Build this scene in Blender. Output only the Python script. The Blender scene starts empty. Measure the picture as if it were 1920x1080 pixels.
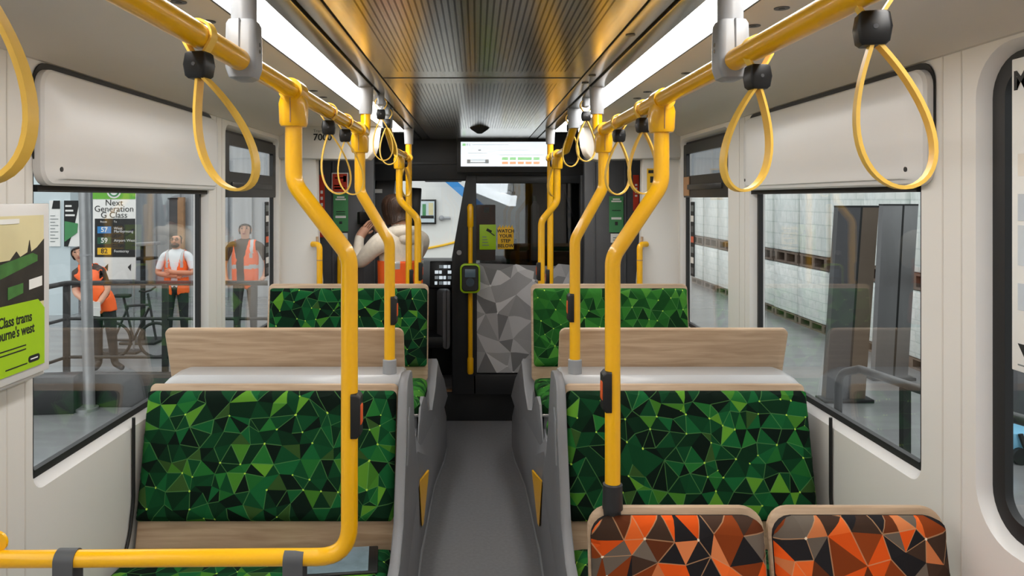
import bpy, bmesh, math, random
from mathutils import Vector, Matrix, Euler
from mathutils.geometry import delaunay_2d_cdt
S = bpy.context.scene
COL = S.collection
PI = math.pi
random.seed(7)

# ------------------------------------------------------------------ camera, world, exposure
CAMZ, F, VX, VY = 1.65, 1387.0, 893.0, 372.0
cd = bpy.data.cameras.new('camera')
cam = bpy.data.objects.new('camera', cd)
COL.objects.link(cam)
cam.location = (0, 0, CAMZ)
cam.rotation_euler = (PI / 2, 0, 0)
cd.sensor_width = 36
cd.lens = F / 1920 * 36
cd.shift_x = (960 - VX) / 1920
cd.shift_y = -(540 - VY) / 1920
cd.clip_start = 0.02
cd.clip_end = 200
S.camera = cam
w = bpy.data.worlds.new('world')
S.world = w
w.use_nodes = True
w.node_tree.nodes['Background'].inputs[0].default_value = (1.0, 0.997, 0.99, 1)
w.node_tree.nodes['Background'].inputs[1].default_value = 1.75
S.view_settings.view_transform = 'Standard'
S.view_settings.look = 'None'
S.view_settings.gamma = 1
S.view_settings.exposure = 0.14
S.view_settings.use_curve_mapping = False
LED = 14.0
S.cycles.max_bounces = 10
S.cycles.transparent_max_bounces = 16
S.cycles.sample_clamp_indirect = 6
CX = 0.02          # centre line of the tram
WL = 1.2           # half width inside
CEIL = 2.08
GZ = -0.61         # depot floor


def P(px, py, d):
    return Vector(((px - VX) * d / F, d, CAMZ - (py - VY) * d / F))


# ------------------------------------------------------------------ materials
def lin(c):
    c = c / 255.0
    return c / 12.92 if c <= 0.04045 else ((c + 0.055) / 1.055) ** 2.4


def rgb(r, g, b):
    return (lin(r), lin(g), lin(b), 1)


def new_mat(name):
    m = bpy.data.materials.new(name)
    m.use_nodes = True
    nt = m.node_tree
    return m, nt, nt.nodes['Principled BSDF']


def M(name, col, rough=0.5, metal=0.0, var=0.05, scale=12.0, bump=0.0, bscale=200.0, stretch=None, coat=0.0):
    m, nt, b = new_mat(name)
    c = rgb(*col)
    b.inputs['Roughness'].default_value = rough
    b.inputs['Metallic'].default_value = metal
    b.inputs['Coat Weight'].default_value = coat
    tc = nt.nodes.new('ShaderNodeTexCoord')
    n = nt.nodes.new('ShaderNodeTexNoise')
    n.inputs['Scale'].default_value = scale
    n.inputs['Detail'].default_value = 4
    src = tc.outputs['Object']
    if stretch:
        mp = nt.nodes.new('ShaderNodeMapping')
        mp.inputs['Scale'].default_value = stretch
        nt.links.new(src, mp.inputs[0])
        src = mp.outputs[0]
    nt.links.new(src, n.inputs['Vector'])
    r = nt.nodes.new('ShaderNodeValToRGB')
    e = r.color_ramp.elements
    e[0].position, e[1].position = 0.3, 0.7
    e[0].color = tuple(x * (1 - var) for x in c[:3]) + (1,)
    e[1].color = tuple(min(1, x * (1 + var)) for x in c[:3]) + (1,)
    nt.links.new(n.outputs['Fac'], r.inputs[0])
    nt.links.new(r.outputs[0], b.inputs['Base Color'])
    if bump:
        n2 = nt.nodes.new('ShaderNodeTexNoise')
        n2.inputs['Scale'].default_value = bscale
        nt.links.new(src, n2.inputs['Vector'])
        bp = nt.nodes.new('ShaderNodeBump')
        bp.inputs['Strength'].default_value = bump
        bp.inputs['Distance'].default_value = 0.01
        nt.links.new(n2.outputs['Fac'], bp.inputs['Height'])
        nt.links.new(bp.outputs[0], b.inputs['Normal'])
    return m


def emit(name, col, strength):
    m, nt, b = new_mat(name)
    b.inputs['Base Color'].default_value = (0.8, 0.8, 0.8, 1)
    b.inputs['Emission Color'].default_value = col
    b.inputs['Emission Strength'].default_value = strength
    return m


def glass(name, tint=(0.93, 0.96, 0.96), refl=1.0, ior=1.5):
    m, nt, b = new_mat(name)
    nt.nodes.remove(b)
    out = nt.nodes['Material Output']
    t = nt.nodes.new('ShaderNodeBsdfTransparent')
    t.inputs[0].default_value = (*tint, 1)
    g = nt.nodes.new('ShaderNodeBsdfGlossy')
    g.inputs['Roughness'].default_value = 0.01
    g.inputs[0].default_value = (refl, refl, refl, 1)
    fr = nt.nodes.new('ShaderNodeFresnel')
    # the node inverts the index on back faces: undo that, a thin pane mirrors alike from both sides
    ge = nt.nodes.new('ShaderNodeNewGeometry')
    io = nt.nodes.new('ShaderNodeMapRange')
    io.inputs['To Min'].default_value = ior
    io.inputs['To Max'].default_value = 1 / ior
    nt.links.new(ge.outputs['Backfacing'], io.inputs['Value'])
    nt.links.new(io.outputs[0], fr.inputs[0])
    mx = nt.nodes.new('ShaderNodeMixShader')
    nt.links.new(fr.outputs[0], mx.inputs[0])
    nt.links.new(t.outputs[0], mx.inputs[1])
    nt.links.new(g.outputs[0], mx.inputs[2])
    nt.links.new(mx.outputs[0], out.inputs[0])
    return m


def upholstery_mat(name, line, dot, lw=0.035, lmix=0.45, rough=0.9):
    m, nt, b = new_mat(name)
    L = nt.links.new
    b.inputs['Roughness'].default_value = rough
    b.inputs['Specular IOR Level'].default_value = 0.15

    def attr(n):
        a = nt.nodes.new('ShaderNodeAttribute')
        a.attribute_name = n
        return a
    t, ba, kn = attr('tint'), attr('bary'), attr('knot')

    def mm(op, a, bb):
        x = nt.nodes.new('ShaderNodeMath')
        x.operation = op
        for i, v in enumerate((a, bb)):
            if isinstance(v, float):
                x.inputs[i].default_value = v
            else:
                L(v, x.inputs[i])
        return x.outputs[0]
    s1 = nt.nodes.new('ShaderNodeSeparateColor')
    L(ba.outputs['Color'], s1.inputs[0])
    mn = mm('MINIMUM', mm('MINIMUM', s1.outputs[0], s1.outputs[1]), s1.outputs[2])
    ln = mm('MULTIPLY', mm('LESS_THAN', mn, lw), lmix)
    s2 = nt.nodes.new('ShaderNodeSeparateColor')
    L(kn.outputs['Color'], s2.inputs[0])
    mxx = mm('MAXIMUM', mm('MAXIMUM', s2.outputs[0], s2.outputs[1]), s2.outputs[2])
    dt = mm('GREATER_THAN', mxx, 0.94)
    m1 = nt.nodes.new('ShaderNodeMix')
    m1.data_type = 'RGBA'
    L(ln, m1.inputs[0])
    L(t.outputs['Color'], m1.inputs[6])
    m1.inputs[7].default_value = line
    m2 = nt.nodes.new('ShaderNodeMix')
    m2.data_type = 'RGBA'
    L(dt, m2.inputs[0])
    L(m1.outputs[2], m2.inputs[6])
    m2.inputs[7].default_value = dot
    L(m2.outputs[2], b.inputs['Base Color'])
    return m


def slotted_metal(name):
    # brushed aluminium ceiling panel with lengthwise slots
    m, nt, b = new_mat(name)
    L = nt.links.new
    tc = nt.nodes.new('ShaderNodeTexCoord')
    sp = nt.nodes.new('ShaderNodeSeparateXYZ')
    L(tc.outputs['Object'], sp.inputs[0])

    def mm(op, a, bb=0.0):
        x = nt.nodes.new('ShaderNodeMath')
        x.operation = op
        for i, v in enumerate((a, bb)):
            if isinstance(v, float):
                x.inputs[i].default_value = v
            else:
                L(v, x.inputs[i])
        return x.outputs[0]
    x = mm('SUBTRACT', sp.outputs[0], CX)
    fr = mm('FRACT', mm('MULTIPLY', mm('ADD', x, 5.0), 1 / 0.0145))
    slot = mm('LESS_THAN', fr, 0.32)
    inx = mm('LESS_THAN', mm('ABSOLUTE', x), 0.292)
    y = sp.outputs[1]
    gap = mm('GREATER_THAN', mm('ABSOLUTE', mm('SUBTRACT', y, 2.64)), 0.13)
    end = mm('LESS_THAN', y, 4.55)
    k = mm('MULTIPLY', mm('MULTIPLY', slot, inx), mm('MULTIPLY', gap, end))
    mp = nt.nodes.new('ShaderNodeMapping')
    mp.inputs['Scale'].default_value = (60, 1.5, 1)
    L(tc.outputs['Object'], mp.inputs[0])
    n = nt.nodes.new('ShaderNodeTexNoise')
    n.inputs['Scale'].default_value = 5
    L(mp.outputs[0], n.inputs[0])
    mx = nt.nodes.new('ShaderNodeMix')
    mx.data_type = 'RGBA'
    L(k, mx.inputs[0])
    mx.inputs[6].default_value = rgb(206, 202, 195)
    mx.inputs[7].default_value = rgb(88, 82, 76)
    L(mx.outputs[2], b.inputs['Base Color'])
    b.inputs['Metallic'].default_value = 0.88
    L(mm('ADD', mm('MULTIPLY', n.outputs['Fac'], 0.12), 0.14), b.inputs['Roughness'])
    return m


def wood_mat(name, c1, c2):
    m, nt, b = new_mat(name)
    L = nt.links.new
    tc = nt.nodes.new('ShaderNodeTexCoord')
    mp = nt.nodes.new('ShaderNodeMapping')
    mp.inputs['Scale'].default_value = (2.0, 26, 26)
    L(tc.outputs['Object'], mp.inputs[0])
    n = nt.nodes.new('ShaderNodeTexNoise')
    n.inputs['Scale'].default_value = 2.2
    n.inputs['Detail'].default_value = 6
    n.inputs['Distortion'].default_value = 0.6
    L(mp.outputs[0], n.inputs[0])
    r = nt.nodes.new('ShaderNodeValToRGB')
    r.color_ramp.elements[0].position = 0.3
    r.color_ramp.elements[1].position = 0.72
    r.color_ramp.elements[0].color = c1
    r.color_ramp.elements[1].color = c2
    L(n.outputs['Fac'], r.inputs[0])
    L(r.outputs[0], b.inputs['Base Color'])
    b.inputs['Roughness'].default_value = 0.45
    return m


def wrapped_mat(name):
    # film-wrapped cases: rows of pale packs seen through cling film
    m, nt, b = new_mat(name)
    L = nt.links.new
    tc = nt.nodes.new('ShaderNodeTexCoord')
    mp = nt.nodes.new('ShaderNodeMapping')
    mp.inputs['Rotation'].default_value = (0, PI / 2, 0)
    sp = nt.nodes.new('ShaderNodeSeparateXYZ')
    cb = nt.nodes.new('ShaderNodeCombineXYZ')
    L(tc.outputs['Object'], sp.inputs[0])
    ad = nt.nodes.new('ShaderNodeMath')
    L(sp.outputs[0], ad.inputs[0])
    L(sp.outputs[1], ad.inputs[1])
    L(ad.outputs[0], cb.inputs[0])
    L(sp.outputs[2], cb.inputs[1])
    br = nt.nodes.new('ShaderNodeTexBrick')
    br.inputs['Scale'].default_value = 1.0
    br.inputs['Brick Width'].default_value = 0.26
    br.inputs['Row Height'].default_value = 0.135
    br.inputs['Mortar Size'].default_value = 0.007
    br.inputs['Color1'].default_value = rgb(232, 236, 232)
    br.inputs['Color2'].default_value = rgb(218, 226, 223)
    br.inputs['Mortar'].default_value = rgb(206, 215, 212)
    L(cb.outputs[0], br.inputs[0])
    n = nt.nodes.new('ShaderNodeTexNoise')
    n.inputs['Scale'].default_value = 9
    n.inputs['Detail'].default_value = 5
    L(tc.outputs['Object'], n.inputs[0])
    mx = nt.nodes.new('ShaderNodeMix')
    mx.data_type = 'RGBA'
    mx.blend_type = 'OVERLAY'
    mx.inputs[0].default_value = 0.4
    L(br.outputs[0], mx.inputs[6])
    L(n.outputs[0], mx.inputs[7])
    L(mx.outputs[2], b.inputs['Base Color'])
    bp = nt.nodes.new('ShaderNodeBump')
    bp.inputs['Strength'].default_value = 0.5
    bp.inputs['Distance'].default_value = 0.03
    L(n.outputs['Fac'], bp.inputs['Height'])
    L(bp.outputs[0], b.inputs['Normal'])
    b.inputs['Roughness'].default_value = 0.25
    return m


WHITE = M('interior_white', (222, 219, 214), 0.42, var=0.015, scale=2)
CAPG = M('cap_grey', (180, 180, 181), 0.28, var=0.01, scale=2)
WHITE2 = M('shell_white', (218, 217, 216), 0.3, var=0.01, scale=2)
CEILP = M('ceiling_panel_grey', (212, 207, 200), 0.45, var=0.02, scale=2)
YEL = M('yellow_enamel', (250, 186, 0), 0.28, var=0.02, coat=0.3)
YELL = M('yellow_polymer', (244, 198, 84), 0.42, var=0.05, scale=30)
BLACK = M('black_plastic', (20, 20, 21), 0.4, var=0.1)
RUB = M('black_rubber', (14, 14, 15), 0.55, var=0.1)
DGREY = M('dark_grey_panel', (80, 81, 84), 0.5, var=0.06)
CHAR = M('charcoal_panel', (38, 39, 41), 0.45, var=0.08)
PODG = M('podium_grey', (132, 132, 135), 0.38, var=0.04, scale=3, bump=0.05, bscale=400)
FLOORM = M('grey_vinyl_floor', (132, 132, 135), 0.5, var=0.08, scale=60, bump=0.03, bscale=600)
LGREY = M('light_grey_plastic', (152, 154, 157), 0.35, var=0.02)
METAL = M('satin_metal', (168, 165, 160), 0.25, 1.0, var=0.05, stretch=(40, 1, 1))
STEEL = M('bright_screw_steel', (200, 200, 200), 0.2, 1.0)
WOOD = wood_mat('oak_laminate', rgb(168, 140, 112), rgb(200, 173, 144))
SLOT = slotted_metal('slotted_aluminium')
GLASS = glass('window_glass', (0.95, 0.97, 0.97), 1.0, 1.38)
TINTG = glass('tinted_cab_glass', (0.43, 0.44, 0.45), 1.0, 1.5)
GRN = upholstery_mat('green_moquette', rgb(96, 150, 84), rgb(176, 215, 80), lw=0.028, lmix=0.38)
ORG = upholstery_mat('orange_moquette', rgb(196, 150, 110), rgb(235, 215, 190), lw=0.024, lmix=0.6)
GRY = upholstery_mat('grey_facet_film', rgb(190, 190, 190), rgb(240, 240, 240), lw=0.01, lmix=0.5, rough=0.6)
LEDM = emit('led_diffuser', (1.0, 0.985, 0.96, 1), LED)
SCREEN = emit('screen_white', rgb(228, 238, 244), 0.95)
RED = M('sign_red', (196, 58, 36), 0.5)
SGREEN = M('sign_green', (70, 140, 88), 0.5)
LIME = M('lime_print', (158, 200, 22), 0.45, var=0.02)
SYEL = M('sign_yellow', (238, 186, 30), 0.5)
ORANGE = M('button_orange', (230, 96, 40), 0.4)
PAPER = M('white_print', (235, 235, 232), 0.5, var=0.02)
INK = M('black_ink', (22, 24, 24), 0.6)
INKG = M('grey_ink', (120, 128, 128), 0.6)
BLUE = M('sign_blue', (44, 132, 200), 0.5)
LBLUE = M('pale_blue_wall', (200, 213, 218), 0.6, var=0.03, scale=1)
CONC = M('polished_concrete', (126, 127, 128), 0.22, var=0.14, scale=1.4, stretch=(0.6, 2.5, 1))
SILV = M('silver_sheet', (176, 180, 184), 0.4, 0.3, var=0.12, scale=2, stretch=(6, 6, 0.3))
WALLW = M('depot_white_wall', (226, 226, 222), 0.6, var=0.02, scale=1)
WRAP = wrapped_mat('wrapped_goods')
PALLET = M('pallet_timber', (112, 96, 84), 0.8, var=0.25, scale=8)
SKIN = M('skin', (196, 140, 112), 0.55, var=0.05)
SKIN2 = M('skin_fair', (206, 156, 130), 0.55, var=0.05)
HAIR = M('dark_hair', (34, 25, 20), 0.6, var=0.3, scale=60, bump=0.6, bscale=90, stretch=(1, 1, 0.12))
HAIRB = M('brown_hair', (58, 38, 26), 0.5, var=0.45, scale=50, bump=0.7, bscale=80, stretch=(1, 1, 0.10))
HIVIS = M('hi_vis_orange', (255, 104, 36), 0.6, var=0.04)
REFLT = M('reflective_tape', (190, 192, 194), 0.35, 0.2)
CREAM = M('cream_knit', (232, 222, 206), 0.85, var=0.06, scale=40, bump=0.2, bscale=120)
SHIRT = M('white_shirt', (226, 232, 236), 0.7, var=0.04)
BROWN = M('dark_brown_cotton', (58, 44, 36), 0.85, var=0.1)
TROU = M('black_trousers', (30, 32, 36), 0.8, var=0.15)
GTROU = M('grey_trousers', (70, 68, 68), 0.8, var=0.15)
BOOT = M('dark_boots', (38, 34, 30), 0.5, var=0.1)
EYEM = M('eye_dark', (20, 14, 12), 0.3)
LIP = M('lip', (150, 80, 72), 0.5)
DKWOOD = M('dark_doorway', (84, 84, 86), 0.6)
TAN = M('tan_timber', (176, 134, 96), 0.6, var=0.1)
PGREY = M('panel_dark_grey', (84, 84, 86), 0.35, 0.4, var=0.1, scale=1, stretch=(3, 3, 0.4))
PGREYL = M('panel_light_grey', (138, 138, 140), 0.3, 0.5, var=0.12, scale=1, stretch=(3, 3, 0.5))
GALV = M('galvanised_pole', (158, 160, 162), 0.35, 0.6, var=0.06)
SKYP = M('poster_sky', (214, 204, 160), 0.5, var=0.12, scale=4)
TREEP = M('poster_trees', (40, 36, 30), 0.6, var=0.4, scale=20)
TRAMP = M('poster_tram_green', (62, 112, 52), 0.5, var=0.3, scale=25)


# ------------------------------------------------------------------ mesh helpers
class MB:
    def __init__(self):
        self.bm = bmesh.new()
        self.mi = 0

    def _set(self, faces):
        for f in faces:
            f.material_index = self.mi

    def box(self, x0, x1, y0, y1, z0, z1, bev=0.0, seg=2, rot=None, piv=None):
        r = bmesh.ops.create_cube(self.bm, size=1)
        vs = r['verts']
        c = Vector(((x0 + x1) / 2, (y0 + y1) / 2, (z0 + z1) / 2))
        for v in vs:
            v.co = Vector((v.co.x * (x1 - x0), v.co.y * (y1 - y0), v.co.z * (z1 - z0))) + c
        if rot is not None:
            m = Euler(rot).to_matrix()
            pv = Vector(piv) if piv is not None else c
            for v in vs:
                v.co = m @ (v.co - pv) + pv
        fs = list({f for v in vs for f in v.link_faces})
        self._set(fs)
        if bev > 0:
            es = list({e for v in vs for e in v.link_edges})
            r2 = bmesh.ops.bevel(self.bm, geom=es, offset=bev, segments=seg, profile=0.5, affect='EDGES')
            self._set(r2['faces'])
        return self

    def loft(self, loops, closed=True, caps=True):
        bm = self.bm
        rows = [[bm.verts.new(p) for p in lp] for lp in loops]
        n = len(rows[0])
        for a, b in zip(rows[:-1], rows[1:]):
            for i in range(n if closed else n - 1):
                j = (i + 1) % n
                try:
                    f = bm.faces.new((a[i], a[j], b[j], b[i]))
                    f.material_index = self.mi
                except ValueError:
                    pass
        if caps and closed:
            for r, rev in ((rows[0], True), (rows[-1], False)):
                try:
                    f = bm.faces.new(r[::-1] if rev else r)
                    f.material_index = self.mi
                except ValueError:
                    pass
        return self

    def tube(self, pts, r, n=16, caps=True, closed=False):
        pts = [Vector(p) for p in pts]
        rr = r if isinstance(r, (list, tuple)) else [r] * len(pts)
        loops = []
        ref = None
        for i, p in enumerate(pts):
            if closed:
                t = (pts[(i + 1) % len(pts)] - pts[i - 1]).normalized()
            elif i == 0:
                t = (pts[1] - p).normalized()
            elif i == len(pts) - 1:
                t = (p - pts[i - 1]).normalized()
            else:
                t = ((pts[i + 1] - p).normalized() + (p - pts[i - 1]).normalized()).normalized()
            if ref is None:
                ref = Vector((0, 0, 1)) if abs(t.z) < 0.9 else Vector((1, 0, 0))
            u = (ref - t * ref.dot(t)).normalized()
            ref = u
            v = t.cross(u)
            loops.append([p + (u * math.cos(2 * PI * k / n) + v * math.sin(2 * PI * k / n)) * rr[i] for k in range(n)])
        if closed:
            loops.append(loops[0])
            caps = False
        return self.loft(loops, True, caps)

    def cyl(self, a, b, r, n=20, r2=None):
        return self.tube([a, b], [r, r if r2 is None else r2], n)

    def prism(self, poly, axis, a, b, bev=0.0):
        """2D polygon extruded along axis ('x','y','z') from a to b."""
        def mk(p, k):
            u, v = p
            return {'x': (k, u, v), 'y': (u, k, v), 'z': (u, v, k)}[axis]
        n0 = len(self.bm.edges)
        bm = self.bm
        A = [bm.verts.new(mk(p, a)) for p in poly]
        B = [bm.verts.new(mk(p, b)) for p in poly]
        n = len(poly)
        fs = []
        for i in range(n):
            j = (i + 1) % n
            fs.append(bm.faces.new((A[i], A[j], B[j], B[i])))
        fs.append(bm.faces.new(A[::-1]))
        fs.append(bm.faces.new(B))
        self._set(fs)
        if bev > 0:
            es = [e for f in fs[-2:] for e in f.edges]
            r2 = bmesh.ops.bevel(bm, geom=list(set(es)), offset=bev, segments=2, profile=0.5, affect='EDGES')
            self._set(r2['faces'])
        return self

    def ball(self, c, r, seg=16, rings=10):
        sc = r if isinstance(r, (tuple, list)) else (r, r, r)
        res = bmesh.ops.create_uvsphere(self.bm, u_segments=seg, v_segments=rings, radius=1)
        for v in res['verts']:
            v.co = Vector((v.co.x * sc[0], v.co.y * sc[1], v.co.z * sc[2])) + Vector(c)
        self._set({f for v in res['verts'] for f in v.link_faces})
        return self

    def obj(self, name, mats, parent=None, smooth=35):
        bm = self.bm
        bmesh.ops.recalc_face_normals(bm, faces=bm.faces)
        me = bpy.data.meshes.new(name)
        bm.to_mesh(me)
        bm.free()
        return link(name, me, mats, parent, smooth)


def link(name, me, mats, parent=None, smooth=35):
    for m in (mats if isinstance(mats, (list, tuple)) else [mats]):
        me.materials.append(m)
    if smooth:
        me.shade_smooth()
        me.set_sharp_from_angle(angle=math.radians(smooth))
    o = bpy.data.objects.new(name, me)
    COL.objects.link(o)
    if parent:
        o.parent = parent
        bpy_loc = parent.location
        if bpy_loc.length > 0 or parent.rotation_euler.z:
            # children are modelled in world coordinates: keep them there
            o.matrix_parent_inverse = (Matrix.Translation(parent.location) @ parent.rotation_euler.to_matrix().to_4x4()).inverted()
    return o


def tag(o, label=None, cat=None, group=None, kind=None):
    if label:
        o['label'] = label
    if cat:
        o['category'] = cat
    if group:
        o['group'] = group
    if kind:
        o['kind'] = kind
    return o


def thing(name, label, cat, loc=(0, 0, 0), group=None):
    o = bpy.data.objects.new(name, None)
    o.empty_display_size = 0.1
    COL.objects.link(o)
    o.location = loc
    return tag(o, label, cat, group)


def struct(o):
    o['kind'] = 'structure'
    return o


def copy_tree(o, delta, parent=None):
    c = o.copy()
    COL.objects.link(c)
    if parent is None:
        c.location = o.location + Vector(delta)
    else:
        c.parent = parent
        c.matrix_parent_inverse = o.matrix_parent_inverse.copy()
    for ch in list(o.children):
        copy_tree(ch, delta, c)
    return c


def fillet(pts, r, n=8):
    pts = [Vector(p) for p in pts]
    out = [pts[0]]
    for i in range(1, len(pts) - 1):
        p, a, b = pts[i], pts[i - 1], pts[i + 1]
        da, db = (a - p).normalized(), (b - p).normalized()
        ang = da.angle(db)
        k = min(r / math.tan(ang / 2), (a - p).length * 0.48, (b - p).length * 0.48)
        s, e = p + da * k, p + db * k
        for t in range(n + 1):
            t /= n
            out.append(s * (1 - t) ** 2 + p * 2 * t * (1 - t) + e * t * t)
    out.append(pts[-1])
    return out


def rrect(u0, u1, v0, v1, r, n=6):
    pts = []
    for cx, cy, a0 in ((u1 - r, v1 - r, 0), (u0 + r, v1 - r, PI / 2), (u0 + r, v0 + r, PI), (u1 - r, v0 + r, 3 * PI / 2)):
        for k in range(n + 1):
            a = a0 + k / n * PI / 2
            pts.append((cx + r * math.cos(a), cy + r * math.sin(a)))
    return pts


def text(s, size, loc, face, mat, parent, name='lettering', align='CENTER', depth=0.0006, sx=1.0, space=1.0, bold=0.0):
    """face: 'cam' (towards the back of the tram), 'xp' (facing +x), 'xm' (facing -x)"""
    cu = bpy.data.curves.new('tmp', 'FONT')
    cu.body = s
    cu.size = size
    cu.align_x = align
    cu.align_y = 'CENTER'
    cu.extrude = depth
    cu.offset = bold
    cu.space_line = space
    cu.resolution_u = 3
    ob = bpy.data.objects.new('tmp', cu)
    COL.objects.link(ob)
    dg = bpy.context.evaluated_depsgraph_get()
    me = bpy.data.meshes.new_from_object(ob.evaluated_get(dg))
    bpy.data.objects.remove(ob)
    bpy.data.curves.remove(cu)
    rz = {'cam': 0, 'xp': PI / 2, 'xm': -PI / 2}[face]
    me.transform(Matrix.Translation(Vector(loc)) @ Euler((PI / 2, 0, rz)).to_matrix().to_4x4() @ Matrix.Diagonal((sx, 1, 1, 1)))
    me.name = name
    me.materials.clear()
    return link(name, me, mat, parent, 0)


def side_box(mb, s, lat0, lat1, y0, y1, z0, z1, bev=0.0):
    a, b = CX + s * lat0, CX + s * lat1
    return mb.box(min(a, b), max(a, b), y0, y1, z0, z1, bev)


# ------------------------------------------------------------------ triangle pattern (woven moquette, film)
def clip_poly(poly, convex):
    """Sutherland-Hodgman: clip 2D poly (list of (u,v)) by a convex CCW polygon."""
    out = poly
    n = len(convex)
    for i in range(n):
        ax, ay = convex[i]
        bx, by = convex[(i + 1) % n]
        inp, out = out, []
        if not inp:
            return []
        for k in range(len(inp)):
            p, q = inp[k], inp[(k + 1) % len(inp)]
            dp = (bx - ax) * (p[1] - ay) - (by - ay) * (p[0] - ax)
            dq = (bx - ax) * (q[1] - ay) - (by - ay) * (q[0] - ax)
            if dp >= 0:
                out.append(p)
            if (dp >= 0) != (dq >= 0):
                t = dp / (dp - dq)
                out.append((p[0] + (q[0] - p[0]) * t, p[1] + (q[1] - p[1]) * t))
    return out


def pattern(name, mat, parent, u0, u1, v0, v1, r, mapf, palette, cell=0.10, seed=1, sub=3, linep=0.4, dotp=0.3, convex=None, back=None):
    rnd = random.Random(seed)
    pts = []
    h = cell * 0.87
    nv = int((v1 - v0) / h) + 5
    nu = int((u1 - u0) / cell) + 5
    for j in range(-2, nv):
        for i in range(-2, nu):
            if rnd.random() < 0.05:
                continue
            pts.append(Vector((u0 + (i + 0.5 * (j % 2)) * cell + rnd.uniform(-.26, .26) * cell, v0 + j * h + rnd.uniform(-.26, .26) * h)))
            if rnd.random() < 0.10:
                pts.append(Vector((u0 + (i + 0.5 * (j % 2) + .5) * cell, v0 + (j + .35) * h)))
    res = delaunay_2d_cdt(pts, [], [], 0, 1e-6)
    V, FACES = res[0], res[2]
    dots = [rnd.random() < dotp for _ in V]
    eflag = {}
    shape = convex or rrect(u0, u1, v0, v1, r, 5)
    verts, index, faces, fdat = [], {}, [], []

    def vid(p):
        k = (round(p[0] * 5e4), round(p[1] * 5e4))
        if k not in index:
            index[k] = len(verts)
            verts.append(mapf(p[0], p[1]))
        return index[k]
    tot = sum(wt for wt, _ in palette)
    for f in FACES:
        a, b, c = (V[i] for i in f)
        if max(a.x, b.x, c.x) < u0 or min(a.x, b.x, c.x) > u1 or max(a.y, b.y, c.y) < v0 or min(a.y, b.y, c.y) > v1:
            continue
        k = rnd.uniform(0, tot)
        for wt, col in palette:
            k -= wt
            if k <= 0:
                break
        j = rnd.uniform(0.85, 1.15)
        col = (col[0] * j, col[1] * j, col[2] * j, 1)
        fl = []
        for e in ((f[1], f[2]), (f[2], f[0]), (f[0], f[1])):
            e = tuple(sorted(e))
            if e not in eflag:
                eflag[e] = rnd.random() < linep
            fl.append(0.0 if eflag[e] else 1.0)
        dfl = [1.0 if dots[i] else 0.0 for i in f]
        den = (b.x - a.x) * (c.y - a.y) - (c.x - a.x) * (b.y - a.y)
        if abs(den) < 1e-9:
            continue
        N = sub

        def pt(i, j):
            return (a.x + (b.x - a.x) * i / N + (c.x - a.x) * j / N, a.y + (b.y - a.y) * i / N + (c.y - a.y) * j / N)
        tris = []
        for i in range(N):
            for jj in range(N - i):
                tris.append([pt(i, jj), pt(i + 1, jj), pt(i, jj + 1)])
                if i + jj < N - 1:
                    tris.append([pt(i + 1, jj), pt(i + 1, jj + 1), pt(i, jj + 1)])
        for t in tris:
            q = clip_poly(t, shape)
            if len(q) < 3:
                continue
            ids, bs = [], []
            for p in q:
                i_ = vid(p)
                if i_ in ids:
                    continue
                ids.append(i_)
                w1 = ((p[0] - a.x) * (c.y - a.y) - (c.x - a.x) * (p[1] - a.y)) / den
                w2 = ((b.x - a.x) * (p[1] - a.y) - (p[0] - a.x) * (b.y - a.y)) / den
                bs.append((1 - w1 - w2, w1, w2))
            if len(ids) < 3:
                continue
            faces.append(ids)
            fdat.append((col, [(x[0] + fl[0], x[1] + fl[1], x[2] + fl[2], 1) for x in bs],
                         [(x[0] * dfl[0], x[1] * dfl[1], x[2] * dfl[2], 1) for x in bs]))
    # backing skin closes the pad
    if back is not None:
        base = len(verts)
        for p in shape:
            verts.append(mapf(p[0], p[1]))
        for p in shape:
            verts.append(back(p[0], p[1]))
        n = len(shape)
        z = (0.02, 0.02, 0.02, 1)
        for i in range(n):
            j = (i + 1) % n
            faces.append([base + i, base + j, base + n + j, base + n + i])
            fdat.append((palette[0][1], [(1, 1, 1, 1)] * 4, [(0, 0, 0, 1)] * 4))
        faces.append([base + n + i for i in range(n)])
        fdat.append((palette[0][1], [(1, 1, 1, 1)] * n, [(0, 0, 0, 1)] * n))
    me = bpy.data.meshes.new(name)
    me.from_pydata(verts, [], faces)
    at = [me.color_attributes.new(nm, 'FLOAT_COLOR', 'CORNER') for nm in ('tint', 'bary', 'knot')]
    for poly, (col, bs, ks) in zip(me.polygons, fdat):
        for q, li in enumerate(poly.loop_indices):
            at[0].data[li].color = (*col[:3], 1)
            at[1].data[li].color = bs[q]
            at[2].data[li].color = ks[q]
    me.update()
    return link(name, me, mat, parent, 40)


def edge_roll(u, v, u0, u1, v0, v1, w=0.035):
    d = min(u - u0, u1 - u, v - v0, v1 - v)
    t = max(0.0, min(1.0, d / w))
    return math.sqrt(max(0, 1 - (1 - t) ** 2))


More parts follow.
